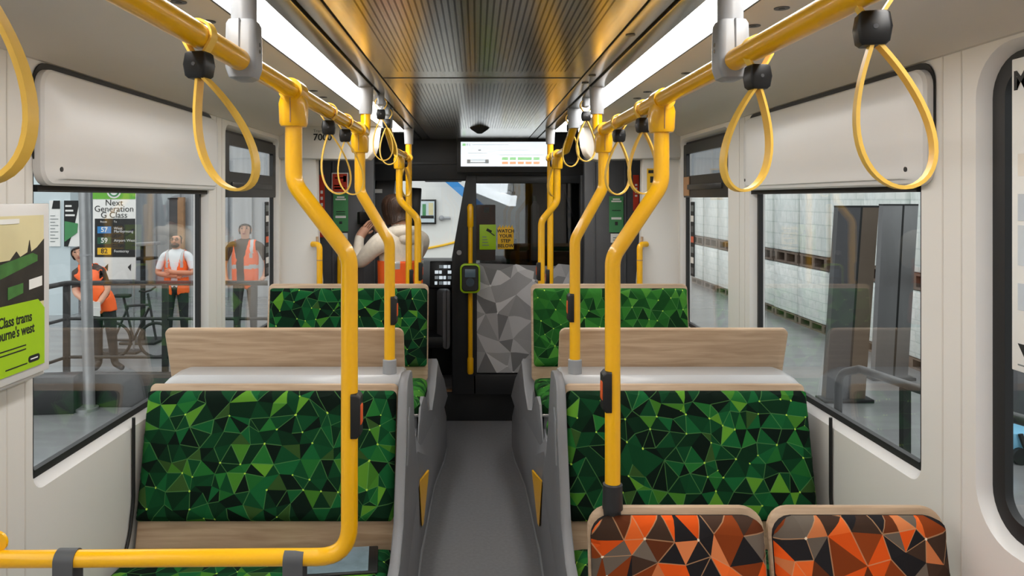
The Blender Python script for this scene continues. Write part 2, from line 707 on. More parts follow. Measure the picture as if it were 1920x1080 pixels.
GPAL = [(2.8, rgb(5, 22, 13)), (2.8, rgb(8, 42, 22)), (2.6, rgb(12, 62, 32)), (1.9, rgb(18, 84, 42)), (0.9, rgb(32, 100, 42)),
        (0.6, rgb(62, 116, 36)), (0.5, rgb(88, 142, 42)), (0.5, rgb(48, 78, 34))]
GPAL2 = [(1.5, rgb(12, 44, 18)), (2.4, rgb(22, 70, 28)), (2.6, rgb(34, 92, 34)), (2.0, rgb(48, 112, 40)), (1.0, rgb(70, 130, 46))]
OPAL = [(2.2, rgb(34, 32, 34)), (1.2, rgb(66, 48, 38)), (2.2, rgb(216, 84, 24)), (1.4, rgb(232, 106, 44)), (1.4, rgb(130, 58, 22)), (1.0, rgb(92, 46, 24)),
        (1.2, rgb(104, 94, 84)), (0.7, rgb(206, 122, 74))]
YPAL = [(1.2, rgb(138, 138, 140)), (2, rgb(168, 168, 170)), (2.2, rgb(192, 192, 194)), (1.6, rgb(214, 214, 216)), (0.8, rgb(232, 232, 234))]

# ------------------------------------------------------------------ tram shell
SIDE = {-1: 'left', 1: 'right'}
NEARW = (0.62, 1.785, 0.86, 1.99)
MIDS = {-1: (1.99, 3.24, 0.886, 1.98), 1: (2.05, 3.28, 0.886, 1.98)}
FARS = {-1: (3.50, 4.40, 0.90, 1.98), 1: (3.605, 4.40, 0.90, 1.98)}


def wall_skin(mb, x, outer, holes, flip):
    vs, es = [], []

    def add(loop):
        b = len(vs)
        for p in loop:
            vs.append(Vector(p))
        for i in range(len(loop)):
            es.append((b + i, b + (i + 1) % len(loop)))
    add(outer)
    for h in holes:
        add(h)
    r = delaunay_2d_cdt(vs, es, [], 1, 1e-6)

    def inside(p, poly):
        c = False
        for i in range(len(poly)):
            a, b = poly[i], poly[i - 1]
            if (a[1] > p.y) != (b[1] > p.y) and p.x < (b[0] - a[0]) * (p.y - a[1]) / (b[1] - a[1]) + a[0]:
                c = not c
        return c
    vv = [mb.bm.verts.new((x, p.x, p.y)) for p in r[0]]
    for f in r[2]:
        c = sum((r[0][i] for i in f), Vector((0, 0))) / 3
        if any(inside(c, h) for h in holes):
            continue
        try:
            mb.bm.faces.new([vv[i] for i in f])
        except ValueError:
            pass


wn = 0
WINROOT = {}
for s in (-1, 1):
    MIDW, FARW = MIDS[s], FARS[s]
    mb = MB()
    xi, xo = CX + s * WL, CX + s * (WL + 0.06)
    outer = [(-2.2, 0.0), (4.5, 0.0), (4.5, 2.06), (-2.2, 2.06)]
    REV = 0.022
    big = {}
    for key, (y0, y1, z0, z1), r in (('near', NEARW, 0.10), ('mid', MIDW, 0.03), ('far', FARW, 0.03)):
        big[key] = rrect(y0 - REV, y1 + REV, z0 - REV, z1 + REV, r + REV, 8)
    holes = list(big.values())
    wall_skin(mb, xi, outer, holes, s)
    wall_skin(mb, xo, outer, holes, s)
    for a, b in zip(outer, outer[1:] + outer[:1]):
        vs = [mb.bm.verts.new(c) for c in ((xi, *a), (xi, *b), (xo, *b), (xo, *a))]
        mb.bm.faces.new(vs)
    wall = struct(mb.obj('wall_' + SIDE[s], WHITE, None, 30))
    # upright panel joints of the lining
    for y in (1.86, 1.935, 3.36, 3.43):
        m2 = MB()
        side_box(m2, s, WL - 0.0015, WL + 0.001, y - 0.0025, y + 0.0025, 0.1, 2.05)
        m2.obj('panel_joint', CEILP, wall)
    for key, (y0, y1, z0, z1), r in (('near', NEARW, 0.10), ('mid', MIDW, 0.03), ('far', FARW, 0.03)):
        wn += 1
        L0 = [(CX + s * WL, *p) for p in rrect(y0 - REV, y1 + REV, z0 - REV, z1 + REV, r + REV, 8)]
        L1 = [(CX + s * (WL + 0.028), *p) for p in rrect(y0, y1, z0, z1, r, 8)]
        L2 = [(CX + s * (WL + 0.06), *p) for p in rrect(y0, y1, z0, z1, r, 8)]
        m2 = MB().loft([L0, L1, L2], True, False)
        win = struct(m2.obj('window_%d' % wn, WHITE2, None, 40))
        WINROOT[(s, key)] = win
        t = 0.022 if key != 'near' else 0.044
        A = rrect(y0, y1, z0, z1, r, 8)
        B = rrect(y0 + t, y1 - t, z0 + t, z1 - t, max(r - t, 0.008), 8)
        m3 = MB().loft([[(CX + s * (WL + 0.026), *p) for p in A], [(CX + s * (WL + 0.024), *p) for p in B],
                        [(CX + s * (WL + 0.044), *p) for p in B], [(CX + s * (WL + 0.044), *p) for p in A],
                        [(CX + s * (WL + 0.026), *p) for p in A]], True, False)
        m3.obj('window_seal', RUB, win, 50)
        m4 = MB()
        side_box(m4, s, WL + 0.034, WL + 0.039, y0 + 0.005, y1 - 0.005, z0 + 0.005, z1 - 0.005)
        m4.obj('glass_pane', GLASS, win)
        if key == 'far':
            # black framed tilting hopper in the upper third
            hz0, hz1 = 1.655, 1.965
            U = rrect(y0 + 0.004, y1 - 0.004, hz0, hz1, 0.015, 4)
            I = rrect(y0 + 0.07, y1 - 0.06, hz0 + 0.125, hz1 - 0.055, 0.012, 4)
            m5 = MB().loft([[(CX + s * (WL + 0.012), *p) for p in U], [(CX + s * (WL + 0.012), *p) for p in I],
                            [(CX + s * (WL + 0.032), *p) for p in I], [(CX + s * (WL + 0.032), *p) for p in U],
                            [(CX + s * (WL + 0.012), *p) for p in U]], True, False)
            hp = m5.obj('hopper_frame', BLACK, win, 40)
            m6 = MB()
            side_box(m6, s, WL + 0.004, WL + 0.014, y0 + 0.1, y1 - 0.1, hz0 + 0.045, hz0 + 0.075, 0.004)
            m6.obj('hopper_catch', CHAR, hp)
            m7 = MB()
            side_box(m7, s, WL + 0.006, WL + 0.012, y1 - 0.13, y1 - 0.02, hz0 + 0.01, hz0 + 0.12, 0.002)
            if s > 0:
                m7.obj('warning_label', TAN, hp)
            # strip of small stickers down the glass
            m8 = MB()
            side_box(m8, s, WL + 0.030, WL + 0.034, y1 - 0.155, y1 - 0.085, 1.20, 1.63)
            st = m8.obj('sticker_strip', INK, win)
            for k in range(7):
                m9 = MB()
                side_box(m9, s, WL + 0.0285, WL + 0.030, y1 - 0.145, y1 - 0.095, 1.215 + k * 0.06, 1.25 + k * 0.06)
                m9.obj('sticker', [PAPER, DGREY, ORANGE, INKG][(k * 3 + 1) % 4], st)

# roller blind housings above the middle windows
for s in (-1, 1):
    root = thing('blind_housing', 'white moulded blind housing above the window onto the %s' % ('waiting staff' if s < 0 else 'wrapped pallets'), 'blind housing',
                 (CX + s * WL, 2.6, 1.69))
    mb = MB()
    y0, y1, z0, z1 = 1.965, 3.30, 1.685, 2.0
    loops = []
    for lat, ins in ((WL - 0.001, 0.0), (WL - 0.022, 0.0), (WL - 0.030, 0.006), (WL - 0.033, 0.016)):
        loops.append([(CX + s * lat, *p) for p in rrect(y0 + ins, y1 - ins, z0 + ins, z1 - ins * 1.0, 0.05 - ins * 0.5, 6)])
    loops.append([(CX + s * (WL - 0.040), *p) for p in rrect(y0 + 0.075, y1 - 0.05, z0 + 0.02, z1 - 0.07, 0.03, 6)])
    mb.loft(loops)
    mb.obj('cover', WHITE2, root, 20)
    mb = MB()
    A = rrect(y0 - 0.004, y1 + 0.003, z0 + 0.03, z1 + 0.019, 0.06, 6)
    mb.loft([[(CX + s * (WL - 0.002), *p) for p in A], [(CX + s * (WL - 0.006), *p) for p in A]])
    mb.obj('shadow_gap', RUB, root)
    for y in (y0 + 0.07, y1 - 0.05):
        mb = MB().cyl((CX + s * (WL - 0.034), y, z0 + 0.045), (CX + s * (WL - 0.041), y, z0 + 0.045), 0.007, 12)
        mb.obj('screw', BLACK, root)
    mb = MB()
    side_box(mb, s, WL - 0.001, WL + 0.03, MIDS[s][0] - 0.002, MIDS[s][1] + 0.002, 1.668, 1.687)
    mb.obj('bottom_rail', RUB, root)

# floor and aisle
mb = MB().box(CX - 1.2, CX + 1.2, -2.2, 5.5, -0.06, 0.0)
struct(mb.obj('floor', FLOORM))
# ceiling: slotted middle, flanks, LED, outer panels, coves
mb = MB().box(CX - 0.352, CX + 0.352, -2.2, 5.6, CEIL, CEIL + 0.02)
ceiling = struct(mb.obj('ceiling', SLOT))
mb = MB().box(CX - 0.352, CX + 0.352, 2.636, 2.644, CEIL - 0.0015, CEIL + 0.001)
mb.obj('panel_joint', CHAR, ceiling)
mb = MB().box(CX - 1.26, CX + 1.26, -2.2, 7.2, CEIL + 0.1, CEIL + 0.14)
struct(mb.obj('roof', DGREY))
tn = 0
for s in (-1, 1):
    tn += 1
    mb = MB()
    side_box(mb, s, 0.359, 0.412, -2.2, 5.6, CEIL, CEIL + 0.02, 0.002)
    side_box(mb, s, 0.420, 0.476, -2.2, 5.6, CEIL - 0.004, CEIL + 0.02, 0.002)
    t1 = struct(mb.obj('trim_%d' % tn, METAL))
    mb = MB()
    side_box(mb, s, 0.35, 0.48, -2.2, 5.6, CEIL + 0.012, CEIL + 0.03)
    mb.obj('shadow_gap', RUB, t1)
    pts = {-1: [], 1: [(1157, 65), (1090, 141), (1075, 155)]}[s]
    for px, py in pts:
        d = 0.43 * F / (VY - py)
        m2 = MB().cyl((CX + s * 0.385, d, CEIL - 0.002), (CX + s * 0.385, d, CEIL + 0.004), 0.013, 14)
        m2.obj('panel_lock', BLACK, t1)
    # outer panel + cove
    mb = MB()
    prof = [(0.592, CEIL + 0.02), (0.592, CEIL), (1.02, CEIL), (1.06, CEIL - 0.004), (1.10, CEIL - 0.014), (1.145, CEIL - 0.03), (1.17, CEIL - 0.044),
            (1.19, CEIL - 0.058), (1.205, CEIL - 0.06), (1.24, CEIL + 0.02)]
    mb.loft([[(CX + s * a, y, b) for a, b in prof] for y in (-2.2, 4.5)])
    cp = struct(mb.obj('ceiling_%s' % SIDE[s], CEILP, None, 25))
    mb = MB()
    side_box(mb, s, 0.588, 0.594, -2.2, 4.5, CEIL - 0.003, CEIL + 0.01)
    mb.obj('edge_bead', DGREY, cp)
    pts = {-1: [(395, 40), (338, 3), (585, 170), (603, 182)], 1: [(1465, 15), (1408, 48), (1285, 137), (1213, 172), (1195, 184)]}[s]
    for px, py in pts:
        d = 0.43 * F / (VY - py)
        x = CX + s * (0.67 if (px, py) != (1285, 137) else 0.70)
        m2 = MB().cyl((x, d, CEIL - 0.002), (x, d, CEIL + 0.004), 0.017, 18)
        k = m2.obj('panel_lock', DGREY, cp)
        m2 = MB().cyl((x, d, CEIL - 0.003), (x, d, CEIL), 0.007, 10)
        m2.obj('lock_slot', BLACK, k)
    # LED strip
    lt = thing('ceiling_light', 'long white LED light strip in the ceiling on the %s side' % ('staff' if s < 0 else 'pallet'), 'ceiling light', (CX + s * 0.535, 1.5, CEIL))
    mb = MB()
    side_box(mb, s, 0.480, 0.588, -2.1, 4.75, CEIL - 0.001, CEIL + 0.012, 0.002)
    mb.obj('diffuser', LEDM, lt)
    mb = MB()
    side_box(mb, s, 0.480, 0.588, 4.755, 4.80, CEIL - 0.002, CEIL + 0.012, 0.002)
    mb.obj('end_cap', LGREY, lt)
# rear end wall behind the viewer closes the saloon
mb = MB().box(CX - 1.26, CX + 1.26, -2.26, -2.2, -0.06, 2.2)
struct(mb.obj('wall_back', WHITE))
# front transverse bulkheads at the end of the saloon
for s in (-1, 1):
    mb = MB()
    # white upright with a curved inner edge
    poly = [(1.22, 0.0), (1.22, 1.9), (0.98, 1.9), (0.975, 1.4), (0.968, 1.3), (0.955, 1.15), (0.955, 0.0)]
    mb.prism([(CX + s * a, b) for a, b in poly], 'y', 4.46, 4.52, 0.008)
    w1 = struct(mb.obj('wall_bulkhead_' + SIDE[s], WHITE, None, 30))
    mb = MB()
    mb.tube([(CX + s * 0.978, 4.455, 1.42), (CX + s * 0.968, 4.455, 1.3), (CX + s * 0.953, 4.455, 1.15), (CX + s * 0.953, 4.455, 0.1)], 0.008, 8)
    mb.obj('edge_trim', WOOD, w1)
    # header with rounded lower corner
    mb = MB()
    hp = [(1.22, CEIL + 0.01), (1.22, 1.885), (0.80, 1.885), (0.72, 1.875), (0.67, 1.885), (0.64, 1.92), (0.625, 1.97), (0.61, CEIL + 0.01)]
    mb.prism([(CX + s * a, b) for a, b in hp], 'y', 4.42, 4.60, 0.012)
    h = struct(mb.obj('trim_%d' % (4 + tn * 0 + (3 if s < 0 else 4)), WHITE, None, 30))
    if s < 0:
        text('Tram no.', 0.026, (-0.925, 4.417, 2.052), 'cam', INKG, h)
        text('7000', 0.056, (-0.918, 4.417, 2.014), 'cam', INK, h, bold=0.0012)
        mb = MB().box(CX - 1.1, CX - 1.095, 4.418, 4.42, 1.89, 2.07)
        mb.obj('panel_joint', CEILP, h)

# door vestibule side panels, dark grey, with notices
for s in (-1, 1):
    mb = MB()
    side_box(mb, s, 0.72, 1.2, 5.06, 5.12, 0.0, 2.1, 0.006)
    for lat in (0.79, 1.0):
        side_box(mb, s, lat - 0.006, lat + 0.006, 5.052, 5.065, 0.0, 1.9, 0.002)
    pn = struct(mb.obj('wall_vestibule_' + SIDE[s], DGREY))
    mb = MB()
    side_box(mb, s, 1.16, 1.2, 4.5, 7.0, 0.0, 2.1)
    struct(mb.obj('wall_nose_' + SIDE[s], CHAR))


def notice(name, label, cat, px0, px1, py0, py1, d, base, deco, group=None):
    """printed plate fixed on a surface facing the saloon at depth d"""
    a, b = P(px0, py1, d), P(px1, py0, d)
    root = thing(name, label, cat, ((a.x + b.x) / 2, d, a.z), group)
    MB().box(a.x, b.x, d - 0.004, d, a.z, b.z, 0.001, 1).obj('plate', base, root)
    W, H = b.x - a.x, b.z - a.z
    for u0, u1, v0, v1, m in deco:
        MB().box(a.x + u0 * W, a.x + u1 * W, d - 0.0055, d - 0.0035, a.z + v0 * H, a.z + v1 * H).obj('print', m, root)
    return root, a, b


D = 5.05
notice('notice_plate', 'square red notice with white border above the green notice, staff side', 'notice', 622, 653, 324, 362, D, PAPER,
       [(0.06, 0.94, 0.05, 0.95, RED), (0.2, 0.7, 0.72, 0.78, PAPER), (0.15, 0.8, 0.2, 0.28, PAPER), (0.15, 0.6, 0.34, 0.40, SYEL), (0.7, 0.88, 0.55, 0.85, PAPER)])
notice('notice_plate', 'tall green notice under the square red notice on the staff side', 'notice', 625, 653, 364, 434, D, SGREEN,
       [(0.25, 0.75, 0.90, 0.94, PAPER), (0.15, 0.85, 0.84, 0.88, PAPER), (0.2, 0.8, 0.52, 0.54, CHAR), (0.2, 0.8, 0.46, 0.48, CHAR), (0.15, 0.85, 0.36, 0.42, PAPER), (0.4, 0.6, 0.2, 0.27, CHAR)])
notice('notice_plate', 'small white label below the green notice on the staff side', 'notice', 640, 652, 437, 457, D, PAPER, [(0.2, 0.8, 0.5, 0.6, INKG)])
notice('notice_plate', 'tall green notice on the dark panel of the pallet side', 'notice', 1142, 1169, 368, 436, D, SGREEN,
       [(0.25, 0.75, 0.90, 0.94, PAPER), (0.15, 0.85, 0.84, 0.88, PAPER), (0.2, 0.8, 0.6, 0.62, CHAR), (0.15, 0.85, 0.36, 0.42, PAPER), (0.4, 0.6, 0.2, 0.3, CHAR)])
notice('notice_plate', 'small white label below the green notice on the pallet side', 'notice', 1145, 1166, 438, 455, D, PAPER, [(0.2, 0.8, 0.5, 0.6, INKG), (0.2, 0.6, 0.25, 0.35, INKG)])
for s, px in ((-1, 598), (1, 1187)):
    r_, a, b = notice('notice_plate', 'narrow upright red exit strip at the %s side door' % ('staff' if s < 0 else 'pallet'), 'notice', px, px + 11, 328, 445 if s < 0 else 396, D - 0.01, RED,
                      [(0.3, 0.7, 0.70 - 0.1 * k, 0.75 - 0.1 * k, PAPER) for k in range(4)])
notice('notice_plate', 'yellow warning notice on the white bulkhead of the pallet side', 'notice', 1213, 1236, 316, 375, 4.455, SYEL,
       [(0.1, 0.9, 0.85, 0.95, INK), (0.25, 0.65, 0.55, 0.75, INK), (0.6, 0.8, 0.2, 0.3, INK), (0.5, 0.9, 0.08, 0.14, INK)])

# ------------------------------------------------------------------ seat podiums beside the aisle
for s in (-1, 1):
    root = thing('seat_podium', 'sculpted grey seat podium along the aisle on the %s side' % ('staff' if s < 0 else 'pallet'), 'seat podium', (CX + s * 0.7, 3.0, 0))
    #        y,   floor,  (lat,z) knee, shoulder, top
    secs = [(0.6, [(.27, 0), (.272, .03), (.28, .20), (.30, .36), (.32, .38)]),
            (2.0, [(.27, 0), (.272, .03), (.28, .20), (.30, .36), (.32, .38)]),
            (2.5, [(.268, 0), (.27, .03), (.275, .22), (.29, .40), (.31, .42)]),
            (3.0, [(.266, 0), (.268, .03), (.27, .25), (.285, .46), (.30, .48)]),
            (3.42, [(.275, 0), (.277, .03), (.284, .27), (.292, .48), (.31, .50)]),
            (3.60, [(.272, 0), (.27, .03), (.254, .28), (.262, .40), (.31, .52)]),
            (3.9, [(.268, 0), (.266, .03), (.240, .28), (.25, .42), (.30, .55)]),
            (4.2, [(.262, 0), (.258, .03), (.226, .28), (.242, .46), (.29, .58)]),
            (4.26, [(.257, 0), (.253, .03), (.224, .28), (.242, .46), (.285, .575)]),
            (4.6, [(.225, 0), (.222, .03), (.210, .27), (.238, .47), (.27, .56)]),
            (4.85, [(.215, 0), (.213, .03), (.215, .22), (.26, .42), (.30, .46)]),
            (5.0, [(.26, 0), (.26, .02), (.27, .14), (.30, .24), (.33, .26)])]
    loops = []
    for y, pr in secs:
        z = pr[-1][1]
        loops.append([(CX + s * a, y, b) for a, b in pr] + [(CX + s * (1.19 if y < 4.25 else 0.36), y, z), (CX + s * (1.19 if y < 4.25 else 0.36), y, 0)])
    MB().loft(loops).obj('body', PODG, root, 18)
    # skirting bead where the podium meets the floor
    mb = MB()
    mb.tube([(CX + s * (pr[0][0] + 0.002), y, 0.012) for y, pr in secs], 0.010, 8)
    mb.obj('floor_bead', LGREY, root)
    # aisle cheeks: first pair of backs
    mb = MB()
    ck = [(2.50, 0.30), (1.98, 0.34), (2.0, 0.44), (2.36, 0.48), (2.47, 0.56), (2.56, 0.80), (2.60, 0.965), (2.64, 1.0), (2.72, 1.012), (2.80, 1.0), (2.86, 0.90), (2.90, 0.75), (2.98, 0.62), (3.12, 0.52), (3.2, 0.44)]
    mb.prism(ck, 'x', CX + s * 0.262, CX + s * 0.296, 0.008)
    mb.obj('seat_cheek', PODG, root, 40)
    mb = MB()
    mb.prism([(2.50, 0.97), (2.60, 0.80), (2.66, 0.86), (2.62, 0.99)][:0] or [(2.575, 0.72), (2.60, 0.74), (2.66, 0.9), (2.60, 0.87)], 'x', CX + s * 0.257, CX + s * 0.263, 0.002)
    mb.obj('moulded_ridge', LGREY, root)
    # wing of the facing seats further on
    mb = MB()
    wv = [(3.50, 0.40), (3.52, 0.50), (3.62, 0.64), (3.70, 0.66), (3.80, 0.56), (3.95, 0.52), (4.08, 0.60), (4.2, 0.74), (4.32, 0.66), (4.5, 0.56), (4.7, 0.40), (4.4, 0.36)]
    L = []
    for off, k in ((0.300, 0.0), (0.262, 0.0), (0.245, 0.03)):
        cy, cz = 4.05, 0.5
        L.append([(CX + s * (off if off > 0.299 else (0.298 - (p[0] - 3.5) * 0.075 - (0.262 - off) * 0.5)), p[0] + (cy - p[0]) * k * 2, p[1] + (cz - p[1]) * k * 2) for p in wv])
    mb.loft(L)
    mb.obj('seat_wing', PODG, root, 25)
    # yellow marker
    mb = MB()
    mb.loft([[(CX + s * 0.2535, 3.56, 0.345), (CX + s * 0.287, 3.415, 0.345), (CX + s * 0.2765, 3.44, 0.13), (CX + s * 0.272, 3.47, 0.13)],
             [(CX + s * 0.246, 3.55, 0.345), (CX + s * 0.281, 3.40, 0.345), (CX + s * 0.2705, 3.425, 0.13), (CX + s * 0.266, 3.46, 0.13)]])
    tag(mb.obj('step_marker', YEL, root), 'narrow yellow tapering marker')
    mb = MB()
    side_box(mb, s, 0.30, 1.17, 3.60, 3.615, 0.585, 0.60, 0.003)
    mb.obj('seat_edge_strip', STEEL, root)


# ------------------------------------------------------------------ benches
def pad_back(parent, x0, x1, yb, zb, yt, zt, pal, mat, seed, r=0.02, th=0.03, cell=0.057, name='back_pad', sub=3):
    """upholstered pad on a leaning back that faces the viewer (towards -y)"""
    hgt = math.hypot(yt - yb, zt - zb)
    dy, dz = (yt - yb) / hgt, (zt - zb) / hgt
    n = Vector((0, -dz, dy))

    def mf(u, v):
        k = edge_roll(u, v, x0, x1, 0, hgt, 0.03)
        return Vector((u, yb + dy * v, zb + dz * v)) + n * (th * (0.25 + 0.75 * k))

    def bk(u, v):
        return Vector((u, yb + dy * v, zb + dz * v))
    return pattern(name, mat, parent, x0, x1, 0, hgt, r, mf, pal, cell, seed, sub, back=bk)


def cushion(parent, x0, x1, y0, y1, z, pal, mat, seed, th=0.07, cell=0.057):
    def mf(u, v):
        k = edge_roll(u, v, x0, x1, y0, y1, 0.05)
        return Vector((u, v, z - th * 0.6 * (1 - k) - 0.012 * (1 - min(1, (v - y0) / 0.2))))

    def bk(u, v):
        return Vector((u, v, z - th))
    return pattern('seat_cushion', mat, parent, x0, x1, y0, y1, 0.04, mf, pal, cell, seed, back=bk)


def board(parent, name, x0, x1, yb, zb, yt, zt, r, th, mat, taper=0.0):
    """leaning rounded board"""
    hgt = math.hypot(yt - yb, zt - zb)
    dy, dz = (yt - yb) / hgt, (zt - zb) / hgt
    n = Vector((0, -dz, dy))
    L = []
    for off, ins in ((0, 0.004), (0.004, 0), (th - 0.004, 0), (th, 0.004)):
        lp = []
        for u, v in rrect(x0 + ins, x1 - ins, ins, hgt - ins, r, 6):
            lp.append(Vector((u, yb + dy * v, zb + dz * v)) - n * off)
        L.append(lp)
    return MB().loft(L).obj(name, mat, parent, 40)


for s in (-1, 1):
    sd = 'staff' if s < 0 else 'pallet'
    xa, xb = (-1.164, -0.279) if s < 0 else (0.315, 1.172)
    # --- bench facing the viewer, nearest
    b1 = thing('bench_seat', 'wide green patterned bench nearest the viewer on the %s side, facing the viewer' % sd, 'bench seat', (CX + s * 0.73, 2.3, 0.4))
    board(b1, 'backboard', xa, xb, 2.515, 0.44, 2.645, 0.988, 0.02, 0.018, WOOD)
    pad_back(b1, xa + 0.002, xb - 0.004, 2.535, 0.545, 2.632, 0.966, GPAL, GRN, 11 + s, 0.018)
    cushion(b1, xa, xb, 2.02, 2.515, 0.475, GPAL, GRN, 21 + s)
    mb = MB()
    side_box(mb, s, 0.30, 1.165, 2.04, 2.53, 0.38, 0.41, 0.006)
    mb.obj('seat_pan', PODG, b1)
    # white moulded cap joining the backs
    mb = MB()
    prof = [(2.664, 0.955), (2.664, 0.980), (2.672, 0.995), (2.69, 1.008), (2.80, 1.012), (2.86, 1.0), (2.88, 0.95)]
    L = []
    for lat, dz, sc in ((0.29, -0.03, 0), (0.291, -0.008, 0), (0.30, 0.0, 0), (1.10, 0.0, 0), (1.135, -0.012, 0), (1.158, -0.035, 0), (1.165, -0.09, 0)):
        L.append([(CX + s * lat, y, z + dz) for y, z in prof] + [(CX + s * lat, 2.88, 0.7), (CX + s * lat, 2.66, 0.7)])
    mb.loft(L)
    tag(mb.obj('back_cap', CAPG, b1, 30), 'white moulded cap')
    # black cable trim by the wall
    mb = MB()
    wx = CX + s * (WL - 0.008)
    mb.tube(fillet([(wx, 2.53, 0.90), (wx, 2.53, 0.62), (wx, 2.50, 0.50), (wx, 2.43, 0.42)], 0.2), 0.006, 8)
    mb.obj('wall_edge_seal', RUB, b1)
    # --- bench behind it facing away
    b2 = thing('bench_seat', 'bench facing away behind the nearest %s side bench, showing its plain oak back' % sd, 'bench seat', (CX + s * 0.73, 3.05, 0.5))
    board(b2, 'backboard', xa - (0.012 if s < 0 else 0.0), xb + (0.004 if s < 0 else 0.006), 2.865, 0.92, 2.785, 1.157, 0.025, 0.018, WOOD)
    mb = MB()
    x0, x1 = xa + 0.003, xb - 0.01
    mb.loft([[(x0, 2.93, 0.70), (x1, 2.93, 0.70), (x1, 2.806, 1.13), (x0, 2.806, 1.13)],
             [(x0 + .02, 2.97, 0.72), (x1 - .02, 2.97, 0.72), (x1 - .02, 2.84, 1.11), (x0 + .02, 2.84, 1.11)]])
    mb.obj('back_pad', M('plain_green_cloth', (16, 70, 34), 0.9), b2)
    cushion(b2, xa, xb, 2.94, 3.36, 0.665, GPAL2, GRN, 31 + s)
    mb = MB()
    side_box(mb, s, 0.30, 1.165, 2.92, 3.34, 0.47, 0.60, 0.01)
    mb.obj('seat_pan', PODG, b2)
    # --- farthest bench facing the viewer
    b3 = thing('bench_seat', 'farthest green patterned bench with thin oak edge on the %s side, facing the viewer' % sd, 'bench seat', (CX + s * 0.73, 3.85, 0.55))
    xa3, xb3 = (-1.163, -0.267) if s < 0 else (0.306, 1.182)
    board(b3, 'backboard', xa3, xb3, 4.07, 0.64, 4.145, 1.172, 0.03, 0.02, WOOD)
    pad_back(b3, xa3 + 0.012, xb3 - 0.006, 4.085, 0.722, 4.14, 1.147, GPAL if s < 0 else GPAL2, GRN, 41 + s, 0.02, cell=0.06)
    cushion(b3, xa3 + 0.01, xb3, 3.60, 4.07, 0.672, GPAL2, GRN, 51 + s)
    mb = MB()
    side_box(mb, s, 0.31, 1.165, 3.62, 4.08, 0.50, 0.606, 0.006)
    mb.obj('seat_pan', PODG, b3)

# orange priority seats
for k, (x0, x1) in enumerate(((0.284, 0.733), (0.744, 1.193))):
    o1 = thing('priority_seat', 'single orange and charcoal patterned seat %s' % ('beside the aisle pole' if k == 0 else 'against the wall on the pallet side'), 'seat', ((x0 + x1) / 2, 1.65, 0.4), 'orange seats in the near row')
    board(o1, 'backboard', x0, x1, 1.80, 0.42, 1.895, 0.862, 0.055, 0.02, WOOD)
    pad_back(o1, x0 + 0.006, x1 - 0.006, 1.815, 0.47, 1.888, 0.843, OPAL, ORG, 63 + k * 4, 0.05, cell=0.064, sub=4)
    cushion(o1, x0, x1, 1.36, 1.80, 0.47, OPAL, ORG, 71 + k)
    MB().box(x0 + 0.03, x1 - 0.03, 1.42, 1.80, 0.36, 0.41, 0.02).obj('seat_pan', PODG, o1)

# tablet left on the bench
tb = thing('tablet', 'tablet with a dark frame lying on the green bench under the yellow bar', 'tablet', (-0.43, 2.40, 0.478))
rz = (0.02, 0, 0.12)
mb = MB().box(-0.555, -0.318, 2.30, 2.47, 0.476, 0.484, 0.004, 2, rz)
mb.obj('body', BLACK, tb)
mb = MB().box(-0.548, -0.348, 2.307, 2.463, 0.4842, 0.4852, 0, 2, rz)
mb.obj('screen', M('tablet_screen', (120, 138, 148), 0.15, var=0.15, scale=20), tb)

# ------------------------------------------------------------------ grab rails, poles
RLAT, RZ, RR = 0.447, 1.90, 0.0195
for s in (-1, 1):
    sd = 'staff' if s < 0 else 'pallet'
    x = CX + s * RLAT
    r1 = thing('grab_rail', 'long yellow overhead grab rail on the %s side nearest the viewer' % sd, 'grab rail', (x, 1.5, RZ))
    MB().tube(fillet([(x, -1.8, RZ), (x, 2.855, RZ), (x, 2.86, 1.99)], 0.05), RR, 20).obj('rail', YEL, r1)
    MB().tube([(x, 2.86, 1.975), (x, 2.86, 2.0), (x, 2.86, CEIL)], [0.025, 0.027, 0.03], 18).obj('ceiling_socket', LGREY, r1)
    # grey hanger
    MB().cyl((x, 1.36, RZ + 0.06), (x, 1.36, CEIL + 0.002), 0.023, 20).obj('hanger_tube', LGREY, r1)
    mb = MB()
    L = []
    for z, wx_, wy_ in ((0.075, 0.024, 0.024), (0.068, 0.0275, 0.027), (0.03, 0.0285, 0.028), (-0.012, 0.0285, 0.028), (-0.030, 0.022, 0.026), (-0.034, 0.012, 0.02)):
        L.append([(x + a, 1.36 + b, RZ + z) for a, b in rrect(-wx_, wx_, -wy_, wy_, min(wx_, wy_) * 0.45, 5)])
    mb.loft(L)
    mb.obj('hanger_clamp', LGREY, r1, 40)
    MB().box(x - 0.0012, x + 0.0012, 1.36 - 0.029, 1.36 - 0.026, RZ + 0.0, RZ + 0.075).obj('clamp_seam', DGREY, r1)
    for zz in (0.02, 0.032):
        MB().cyl((x + s * -0.0275, 1.36, RZ + zz), (x + s * -0.0295, 1.36, RZ + zz), 0.004, 10).obj('clamp_screw', STEEL, r1)
    r2 = thing('grab_rail', 'short yellow overhead grab rail on the %s side near the driver cab' % sd, 'grab rail', (x, 4.1, RZ))
    MB().tube(fillet([(x, 3.54, 2.0), (x, 3.62, 1.97), (x, 3.84, RZ), (x, 4.55, RZ)], 0.06), RR, 18).obj('rail', YEL, r2)
    MB().tube([(x, 3.53, 1.985), (x, 3.53, CEIL)], [0.028, 0.031], 18).obj('ceiling_socket', LGREY, r2)


